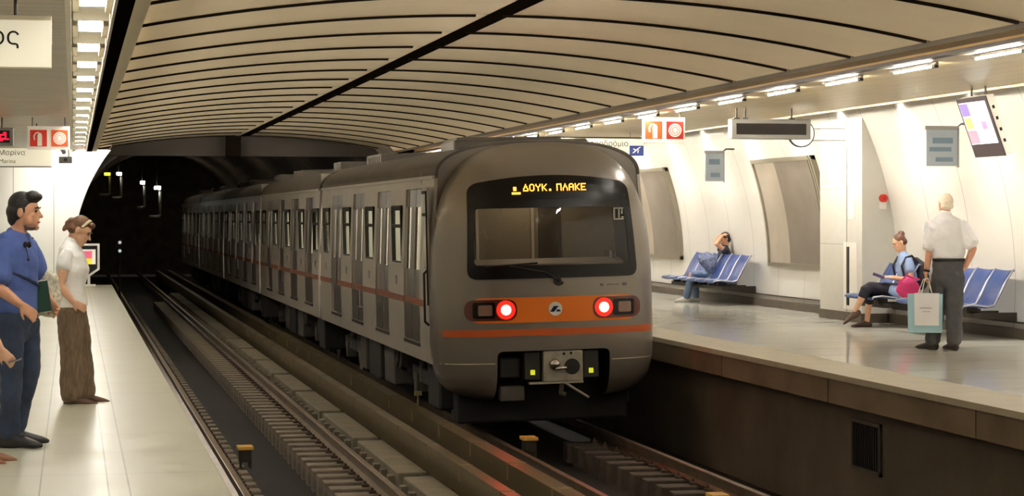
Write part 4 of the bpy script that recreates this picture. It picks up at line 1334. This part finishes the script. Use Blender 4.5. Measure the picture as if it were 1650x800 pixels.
l1 = f.limb_leg((-.10, -.06, .86), (-.085, -.10, .475), (-.10, -.08, .085), (.88, -.42, 0))
l2 = f.limb_leg((-.0, .10, .86), (.035, .10, .50), (-.08, .14, .085), (.95, -.1, 0))
f.finish(); f.face_parts(HAIRD)
DENIM = mat('denim_dark', '303c52', .85, noise=.45, nscale=5, bump=.5, bscale=14)
BLUES = mat('blue_cotton', '4d62a2', .8, noise=.1, nscale=9, bump=.5, bscale=11)
f.shirt('shirt', BLUES, 1, (a1, a2), .72, grow=.017, sleeve=.066, flare=1.15, top=0)
q = MB(); q.loft([(-.072, .022, 1.42), (-.066, .022, 1.45), (-.066, .02, 1.472)], [(.13, .082), (.088, .07), (.07, .06)], (.46, .89, 0), 18)
q.build('collar', BLUES, t, voxel=.009)
f.trousers('jeans', DENIM, (l1, l2), [((-.05, .02, .97), .168, .118), ((-.05, .02, .9), .172, .125), ((-.05, .02, .8), .155, .118)], (.1, .075, .065), (.46, .89, 0), .95)
q = MB(); q.loft([(-.05, .02, .955), (-.05, .02, .985)], [(.172, .122), (.170, .12)], (.46, .89, 0), 24, cap=False); q.build('belt', M_rubber, t, smooth=True)
for l_ in (l1, l2): f.shoe(mat('shoe_black', '201d1f', .5), l_, h=.05)
q = MB()
for r, o in (((.082, .092, .085), (0, -.022, .052)), ((.083, .075, .07), (0, -.05, .0)), ((.07, .05, .045), (0, .05, .098)), ((.05, .035, .028), (0, .078, .10)), ((.06, .045, .06), (0, -.07, -.04)), ((.081, .018, .045), (0, .01, .01))):
    ellip(q, f.hc, f.fr, [a * 1.05 for a in r], [a * 1.05 for a in o])
q.build('hair', HAIRD, t, voxel=.007, sm_it=2)
q = MB()
for r, o in (((.055, .048, .026), (0, .040, -.096)), ((.052, .05, .02), (0, .028, -.085))):
    ellip(q, f.hc, f.fr, [a * 1.05 for a in r], [a * 1.05 for a in o])
q.build('stubble', mat('stubble', '7a5a48', .7, noise=.15, nscale=40), t, voxel=.006, sm_it=2)
q = MB()
for (x, y_, z) in ((.01, -.125, 1.40), (.035, -.105, 1.40)):
    q.ball((x, y_, z - .01), (.016, .008, .022))
q.tube((.01, -.128, 1.40), (.03, -.125, 1.30), .004, 6).ball((.03, -.122, 1.29), (.009, .006, .012)).build('sunglasses', mat('sunglasses', '15151c', .2), t)
q = MB(); q.loft([(-.06, -.235, 1.022), (-.045, -.245, 1.01)], [(.034, .03), (.034, .03)], (0, 1, 0), 16, cap=False); q.build('bracelet', mat('bracelet', '8a4a3a', .6), t, smooth=True)
# the bag on his far side
bt = empty('shoulder_bag', (-.34, 15.08, .90), 'patterned cream shoulder bag behind the man in the blue shirt', 'bag')
q = MB(); q.loft([(.50 - .33, .05, .02), (.51 - .33, .05, .12), (.5 - .33, .05, .25), (.47 - .33, .05, .30)], [(.07, .06), (.085, .065), (.07, .05), (.03, .03)], (1, 0, 0), 18)
q.loft([(.05, .04, .0), (.07, .04, .10), (.06, .04, .2)], [(.06, .06), (.07, .06), (.05, .05)], (1, 0, 0), 16)
m_bag = mat('bag_fabric', 'cfc8b0', .8, noise=.45, nscale=38)
q.build('pouch', m_bag, bt, voxel=.012)
q = MB()
# strap from his shoulder round the waist
for a, b in (((-.55, -.27, .22), (-.30, -.33, .10)), ((-.30, -.33, .10), (-.14, -.27, .03)), ((-.14, -.27, .03), (-.03, -.1, -.02)), ((-.03, -.1, -.02), (.05, .02, .02))):
    pass
ft = empty('folder', (-.33, 15.02, .90), 'dark green folder held between the man and the cream bag', 'folder')
MB().box(-.0, .10, -.03, .01, .0, .215, M=Matrix.Rotation(math.radians(-9), 4, 'Y') @ Matrix.Translation((.09, -.02, 0))).build('cover', mat('folder_green', '0f3a2c', .5), ft, bevel=.006)
MB().box(.012, .094, -.026, .006, -.004, .219, M=Matrix.Rotation(math.radians(-9), 4, 'Y') @ Matrix.Translation((.09, -.02, 0))).build('pages', M_signwhite, ft)
M_sn = mat('strap_navy', '26304e', .7)
sd_, fc_ = V((.46, .89, 0)), V((.89, -.46, 0))
pts = []
for i in range(9):
    a = math.radians(205 + (385 - 205) * i / 8)
    pts.append(V((-.05, .02, 1.2 - .19 * i / 8)) + sd_ * .178 * math.cos(a) - fc_ * .137 * math.sin(a) * 1.0)
off = V((-.33, 14.9, 0)) - V(bt.location)
pts = [p + off for p in pts]
q = MB(); q.path(pts, .010, 8); q.build('strap', M_sn, bt)
q = MB(); q.path([V(p) + off for p in ((.13, .2, 1.17), (.09, .24, 1.3), (.05, .215, 1.43), (-.02, .17, 1.45))], .010, 8); q.build('strap', M_sn, bt)

# ---- woman in the white top
HAIRB = mat('hair_brown', '6e4a30', .5, noise=.35, nscale=50, bump=.4, bscale=90)
t = empty('person', (.09, 18.3, 0), 'woman in white top and wide brown trousers looking down on the left platform', 'person', None, 0)
f = Fig(t, .9, SKIN_F, .0075)
f.head((-.03, 0, 1.465), (.82, -.16, -.5), up=(.4, 0, .9), k=.97)
f.torso([((-.1, .0, .74), .14, .11), ((-.1, 0, .84), .15, .112), ((-.105, 0, .98), .125, .095), ((-.095, 0, 1.14), .15, .118), ((-.105, .0, 1.25), .155, .095), ((-.11, .0, 1.315), .12, .07), ((-.1, 0, 1.365), .06, .056)], (.28, .96, 0), None)
a1 = f.limb_arm((-.145, -.145, 1.275), (-.195, -.20, 1.0), (-.09, -.21, .865), (.85, .1, -.5), (-.2, .9, .1), 1, .35)
a2 = f.limb_arm((-.06, .145, 1.275), (-.13, .2, 1.0), (-.08, .17, .87), (.5, -.2, -.7), (-.2, -.9, .1), -1, .35)
l1 = f.limb_leg((-.12, -.07, .76), (-.105, -.08, .40), (-.10, -.08, .065), (.97, -.2, 0))
l2 = f.limb_leg((-.08, .08, .76), (-.03, .09, .40), (.0, .1, .065), (.99, -.1, 0))
f.finish(); f.face_parts(HAIRB)
WHITE = mat('white_cotton', 'f8f6f2', .8, noise=.05, nscale=8, bump=.5, bscale=14)
f.shirt('top', WHITE, 1, (a1, a2), .35, grow=.012, sleeve=.066, flare=1.05, hem=((-.1, 0, .82), .155, .122))
LINEN = mat('brown_linen', '6c5a46', .85, noise=.3, nscale=16, bump=.6, bscale=16, stretch=(3, 3, .6))
f.trousers('trousers', LINEN, (l1, l2), [((-.1, 0, .85), .15, .115), ((-.1, 0, .77), .155, .12), ((-.1, 0, .68), .14, .115)], (.105, .095, .098), (.28, .96, 0), .97)
for l_ in (l1, l2): f.shoe(mat('sandal_brown', '5c4030', .6), (l_[0], l_[1], l_[2] + V((0, 0, -.012)), l_[3]), name='sandal')
q = MB()
for r, o in (((.080, .092, .088), (0, -.020, .042)), ((.08, .06, .06), (0, -.055, -.01)), ((.06, .03, .03), (0, .065, .085)), ((.045, .045, .04), (0, -.10, .03)), ((.022, .03, .03), (0, -.125, .0)), ((.016, .022, .04), (.01, -.125, -.045))):
    ellip(q, f.hc, f.fr, [a * .97 for a in r], [a * .97 for a in o])
q.build('hair', HAIRB, t, voxel=.007, sm_it=2)
q = MB(); q.loft([f.P((-.081, .012, .035)), f.P((-.066, .026, .09)), f.P((-.03, .034, .119)), f.P((.03, .034, .119)), f.P((.066, .026, .09)), f.P((.081, .012, .035))], [(.012, .005)] * 6, f.fr[0], 8)
q.build('hair_band', mat('hair_band', 'd8c8a0', .5), t, smooth=True)

# ---- person cut by the left frame edge
t = empty('person', (-.58, 14.0, 0), 'person with long brown hair and a phone, cut off by the left edge', 'person', None, 0)
f = Fig(t, .92, SKIN_F, .0085)
f.head((-.02, 0, 1.47), (.95, -.25, -.1), k=.97)
f.torso([((-.03, 0, .76), .14, .11), ((-.03, 0, .86), .15, .11), ((-.03, 0, 1.0), .125, .09), ((-.03, 0, 1.15), .145, .11), ((-.03, 0, 1.27), .15, .09), ((-.03, 0, 1.33), .12, .07), ((-.03, 0, 1.38), .06, .056)], (.28, .96, 0), None)
a1 = f.limb_arm((-.02, -.15, 1.29), (.0, -.2, .98), (.135, -.24, .735), (.6, 0, -.7), (-.2, .9, -.1), 1, .6)
a2 = f.limb_arm((-.06, .15, 1.29), (-.12, .2, 1.0), (-.1, .18, .78), (.2, 0, -.9), (-.2, -.9, .1), -1, .5)
l1 = f.limb_leg((-.04, -.07, .78), (-.02, -.08, .42), (-.06, -.08, .07), (.97, -.2, 0))
l2 = f.limb_leg((.0, .08, .78), (.0, .09, .42), (.0, .08, .07), (.99, -.1, 0))
f.finish(); f.face_parts(HAIRB)
f.shirt('top', mat('dark_top', '2a2430', .8), 1, (a1, a2), .4, grow=.014, sleeve=.064)
f.trousers('jeans', mat('denim_light', '8c9cae', .8, noise=.2, nscale=8), (l1, l2), [((-.03, 0, .87), .15, .115), ((-.03, 0, .79), .155, .12), ((-.03, 0, .7), .14, .115)], (.092, .07, .06), (.28, .96, 0), .6)
for l_ in (l1, l2): f.shoe(mat('sandal_tan', '8a5c40', .6), (l_[0], l_[1], l_[2] + V((0, 0, -.012)), l_[3]), name='sandal')
q = MB()
for r, o in (((.082, .092, .09), (0, -.02, .042)), ((.085, .06, .09), (0, -.06, -.05))):
    ellip(q, f.hc, f.fr, [a * .97 for a in r], [a * .97 for a in o])
q.loft([(-.02, -.03, 1.45), (.03, -.1, 1.3), (.075, -.14, 1.1), (.075, -.14, .96)], [(.07, .05), (.06, .05), (.05, .04), (.02, .02)], (1, 0, 0), 14)
q.loft([(-.08, .0, 1.45), (-.12, .0, 1.3), (-.13, 0, 1.1)], [(.07, .08), (.07, .09), (.03, .05)], (1, 0, 0), 14)
q.build('hair', mat('hair_dark_brown', '3a2418', .5, noise=.3, nscale=50), t, voxel=.01, sm_it=2)
pt = empty('mobile_phone', (-.385, 13.75, .66), 'small pale mobile phone held at the left frame edge', 'phone')
MB().box(-.02, .065, -.03, .02, -.006, .004, M=Matrix.Rotation(math.radians(-18), 4, 'Y')).build('case', M_alu, pt, bevel=.002)
MB().box(-.015, .06, -.026, .016, .004, .006, M=Matrix.Rotation(math.radians(-18), 4, 'Y')).build('screen', M_screenblack, pt)

# ---- old man with the bags, seen from behind
rz = -math.atan2(10.09, 23.42)
t = empty('person', (10.09, 23.42, 0), 'white-haired old man in white shirt and grey trousers seen from behind', 'person', None, rz)
f = Fig(t, 1.06, SKIN_O, .009)
f.head((.02, .02, 1.735), (-.45, .88, 0), k=1.06)
f.torso([((.05, 0, .85), .16, .115), ((.055, 0, .97), .175, .125), ((.06, 0, 1.12), .165, .118), ((.04, 0, 1.33), .195, .13), ((.025, .0, 1.46), .20, .115), ((.02, .0, 1.545), .15, .085), ((.02, .01, 1.60), .07, .068)], (1, .12, 0), None)
a1 = f.limb_arm((-.165, -.01, 1.49), (-.165, -.03, 1.18), (-.205, -.05, .915), (-.02, .0, -1), (.9, .1, 0), -1, 1.0)
a2 = f.limb_arm((.215, .0, 1.49), (.345, -.03, 1.21), (.25, .0, .985), (-.55, .1, -.75), (-.5, .3, .3), 1, .3)
l1 = f.limb_leg((-.03, .02, .88), (-.085, .05, .50), (-.13, .06, .09), (-.75, .65, 0))
l2 = f.limb_leg((.13, -.02, .88), (.125, -.03, .50), (.12, -.06, .09), (-.45, .88, 0))
f.finish(); f.face_parts(mat('hair_white', 'e6d8c4', .6, noise=.12, nscale=30, bump=.3, bscale=90))
SHIRT = mat('white_shirt', 'f0f0f4', .8, noise=.04, nscale=9, bump=.5, bscale=9)
f.shirt('shirt', SHIRT, 2, (a1, a2), .78, grow=.02, sleeve=.072, flare=1.2)
q = MB(); q.loft([(.02, .0, 1.57), (.02, .005, 1.62)], [(.085, .082), (.072, .072)], (1, 0, 0), 18); q.build('collar', SHIRT, t, smooth=True)
GREYT = mat('grey_wool', '45464a', .85, noise=.15, nscale=9, bump=.5, bscale=9)
f.trousers('trousers', GREYT, (l1, l2), [((.06, 0, 1.06), .180, .133), ((.055, 0, .97), .185, .14), ((.05, 0, .83), .175, .135)], (.115, .098, .088), (1, .12, 0), .93)
q = MB(); q.loft([(.06, 0, 1.058), (.06, 0, 1.09)], [(.192, .145), (.192, .145)], (1, .12, 0), 26, cap=False); q.build('belt', M_rubber, t, smooth=True)
for l_ in (l1, l2): f.shoe(mat('shoe_leather', '1c1715', .35), l_)
q = MB()
for r, o in (((.0785, .088, .095), (0, -.02, .028)), ((.078, .06, .05), (0, -.04, -.025))):
    ellip(q, f.hc, f.fr, [a * 1.05 for a in r], [a * 1.05 for a in o])
q.build('hair', MATS['hair_white'], t, voxel=.008, sm_it=2)
q = MB(); q.loft([(-.195, -.045, .955), (-.2, -.048, .93)], [.038, .037], (1, 0, 0), 16, cap=False); q.build('wristwatch', M_rubber, t, smooth=True)
Mw = Matrix.Translation(t.location) @ Matrix.Rotation(rz, 4, 'Z')
def paper_bag(lp, w_, h_, d_, m_, label, marks, open_top=True):
    b = empty('paper_bag', Mw @ V(lp), label, 'bag', None, rz)
    q = MB()
    lo = [(-w_ / 2, -d_ / 2), (w_ / 2, -d_ / 2), (w_ / 2, d_ / 2), (-w_ / 2, d_ / 2)]
    A = [q.bm.verts.new((x * .97, y_, 0)) for x, y_ in lo]; B_ = [q.bm.verts.new((x, y_ * .8, h_)) for x, y_ in lo]
    for i in range(4): q.bm.faces.new((A[i], A[(i + 1) % 4], B_[(i + 1) % 4], B_[i]))
    q.bm.faces.new(A[::-1])
    o = q.build('sack', m_, b); md = o.modifiers.new('s', 'SOLIDIFY'); md.thickness = .004
    q = MB()
    for sy in (-1, 1): q.path([(-w_ * .22, sy * d_ * .38, h_ - .02), (-.02, sy * .012, h_ + .17), (.02, sy * .012, h_ + .17), (w_ * .22, sy * d_ * .38, h_ - .02)], .005, 6)
    q.build('handle', M_pict, b)
    if marks:
        for x0, x1, z0, z1 in marks: MB().box(x0, x1, -d_ / 2 - .003, -d_ / 2 + .006, z0, z1).build('print', mat('bag_print', 'b8b8bc', .6), b)
    return b
paper_bag((-.215, -.02, .21), .41, .46, .13, mat('pale_blue_paper', 'b4dcea', .6, noise=.04), 'large pale blue paper bag held by the old man', None)
paper_bag((-.195, -.135, .30), .29, .38, .06, mat('white_paper', 'eeeef2', .6, noise=.02), 'white paper bag in front of the pale blue one', ((-.08, .06, .2, .212), (-.05, .04, .16, .168)))

# ---- seated woman with the bun
rz = -math.atan2(11.05, 28.5)
t = empty('person', (11.05, 28.5, 0), 'woman with a hair bun and backpack seated cross-legged on blue seats', 'person', None, rz)
f = Fig(t, .95, SKIN_F, .009)
f.head((.515, .21, 1.21), (-.86, -.25, -.45), up=(-.4, 0, .9), k=1.0)
SD = (.36, -.93, 0)
f.torso([((.64, .25, .47), .15, .12), ((.65, .26, .55), .155, .12), ((.655, .26, .68), .13, .1), ((.61, .245, .84), .15, .115), ((.585, .235, .94), .155, .095), ((.575, .23, 1.0), .12, .07), ((.56, .225, 1.05), .06, .056)], SD, None)
a1 = f.limb_arm((.64, .09, .955), (.68, .02, .68), (.42, -.02, .715), (-.95, .1, .15), (0, .3, -.9), 1, .5)
a2 = f.limb_arm((.53, .375, .955), (.55, .38, .69), (.36, .2, .72), (-.9, -.3, .1), (0, -.3, -.9), -1, .5)
l1 = f.limb_leg((.62, .17, .52), (.06, -.02, .575), (-.12, -.06, .225), (-.75, -.1, -.5))
l2 = f.limb_leg((.58, .34, .52), (.10, .14, .50), (.055, .12, .075), (-.97, -.2, 0))
f.finish(); f.face_parts(HAIRB)
f.shirt('top', mat('pale_blue_top', '8fa3c8', .8, noise=.08, bump=.4, bscale=12), 1, (a1, a2), .5, grow=.014, sleeve=.066)
f.trousers('capri_trousers', mat('navy_cloth', '23222e', .85, noise=.1, bump=.4, bscale=12), (l1, l2), [((.65, .26, .62), .15, .12), ((.63, .25, .52), .165, .14), ((.55, .21, .5), .16, .1)], (.1, .082, .07), SD, .32)
for l_ in (l1, l2): f.shoe(mat('flat_shoe_brown', '4a332a', .5), l_)
q = MB()
for r, o in (((.080, .092, .088), (0, -.020, .042)), ((.08, .06, .06), (0, -.055, -.01)), ((.055, .05, .05), (0, -.085, .10))):
    ellip(q, f.hc, f.fr, r, o)
q.build('hair', mat('hair_auburn', '5a3826', .5, noise=.3, nscale=50), t, voxel=.008, sm_it=2)
Mw = Matrix.Translation(t.location) @ Matrix.Rotation(rz, 4, 'Z')
b = empty('backpack', Mw @ V((.80, .30, .60)), 'dark backpack worn by the seated woman with the bun', 'backpack', None, rz)
q = MB(); q.loft([(0, 0, 0), (.02, 0, .12), (.0, 0, .28), (-.06, 0, .36)], [(.15, .09), (.16, .11), (.14, .09), (.09, .05)], SD, 20); q.build('pack', mat('backpack_navy', '20212c', .8), b, voxel=.01)
for s in (-1, 1):
    o = V(SD) * .155 * s
    q = MB(); q.path([V((-.07, -.02, .33)) + o * .8, V((-.17, -.06, .425)) + o, V((-.25, -.085, .40)) + o, V((-.315, -.105, .28)) + o * 1.05, V((-.28, -.09, .12)) + o * 1.12, V((-.06, -.02, .03)) + o], .017, 6)
    q.build('strap', MATS['backpack_navy'], b)
b = empty('handbag', Mw @ V((.66, -.06, .45)), 'bright pink bag on the seat beside the seated woman', 'bag', None, rz)
q = MB(); q.loft([(-.10, 0, .03), (-.03, 0, .12), (.06, 0, .2)], [(.06, .13), (.07, .16), (.04, .12)], (0, 1, 0), 18); q.build('sack', mat('pink_bag', 'c02468', .5, noise=.12, nscale=14), b, voxel=.012)
q = MB(); q.path([(-.17, -.05, .18), (-.05, -.08, .30), (.13, -.04, .24)], .014, 6); q.build('handle', MATS['pink_bag'], b)
b = empty('cloth_bundle', Mw @ V((.46, .02, .46)), 'pale blue cloth on the lap of the seated woman', 'cloth', None, rz)
q = MB(); q.loft([(-.12, 0, .1), (.0, -.02, .06), (.12, 0, .0), (.16, .02, -.05)], [(.05, .03), (.09, .05), (.08, .05), (.04, .04)], (0, 0, 1), 16); q.build('cloth', mat('pale_blue_cloth', '9db4dc', .8, noise=.15, nscale=12), b, voxel=.012)
b = empty('booklet', Mw @ V((.235, .05, .735)), 'purple booklet in the hands of the seated woman', 'booklet', None, rz)
MB().box(-.1, .07, -.09, .12, -.02, .018, M=Matrix.Rotation(math.radians(20), 4, 'Y')).build('cover', mat('booklet_purple', '4a3a68', .5), b)
MB().box(-.095, .065, -.085, .115, .018, .024, M=Matrix.Rotation(math.radians(20), 4, 'Y')).build('page', M_plate, b)

# ---- far seated person with hands on the head
rz = -math.atan2(11.2, 37.7)
t = empty('person', (11.2, 37.7, 0), 'distant seated person in jeans and navy top with hands raised to the head', 'person', None, rz)
f = Fig(t, .97, SKIN, .01)
f.head((.665, .2, 1.17), (-.85, -.25, -.3), k=1.0)
SD = (.29, -.96, 0)
f.torso([((.60, .2, .45), .15, .12), ((.60, .2, .53), .155, .12), ((.63, .2, .66), .135, .1), ((.655, .2, .82), .155, .115), ((.66, .2, .92), .155, .095), ((.66, .2, .98), .12, .07), ((.66, .2, 1.02), .06, .056)], SD, None)
a1 = f.limb_arm((.70, .04, .93), (.49, -.1, 1.08), (.62, .06, 1.24), (.6, .5, .2), (.3, .6, -.5), 1, .4)
a2 = f.limb_arm((.62, .36, .93), (.50, .46, 1.13), (.62, .32, 1.27), (.6, -.5, .1), (.3, -.6, -.5), -1, .4)
l1 = f.limb_leg((.56, .12, .5), (.04, -.04, .51), (-.05, -.05, .08), (-.97, -.2, 0))
l2 = f.limb_leg((.55, .29, .5), (.10, .14, .50), (.12, .12, .08), (-.97, -.2, 0))
f.finish(); f.face_parts(HAIRD)
f.shirt('top', mat('navy_top', '1f2434', .8, noise=.1), 1, (a1, a2), .25, grow=.013, sleeve=.062)
f.trousers('jeans', mat('denim_faded', '7187a6', .8, noise=.15, nscale=8), (l1, l2), [((.60, .2, .55), .155, .125), ((.58, .2, .49), .165, .13), ((.5, .18, .48), .155, .1)], (.095, .075, .065), SD, .95)
for l_ in (l1, l2): f.shoe(mat('white_trainer', 'd8d6cc', .6), l_)
q = MB()
for r, o in (((.081, .092, .09), (0, -.02, .042)), ((.08, .06, .07), (0, -.05, -.02))):
    ellip(q, f.hc, f.fr, r, o)
q.build('hair', HAIRD, t, voxel=.009, sm_it=2)
Mw = Matrix.Translation(t.location) @ Matrix.Rotation(rz, 4, 'Z')
b = empty('jacket', Mw @ V((.36, .05, .56)), 'grey blue checked jacket heaped on the distant seated person', 'jacket', None, rz)
q = MB(); q.loft([(.16, -.04, -.02), (.08, -.06, .1), (.02, -.02, .22), (-.04, .06, .32)], [(.1, .07), (.13, .08), (.12, .08), (.07, .06)], (1, 0, 0), 18)
q.loft([(.0, 0, .05), (-.12, 0, .2), (-.17, .05, .28)], [(.06, .05), (.07, .06), (.05, .05)], (1, 0, 0), 14)
q.build('cloth', mat('checked_cloth', '6a7290', .8, noise=.5, nscale=22), b, voxel=.014)
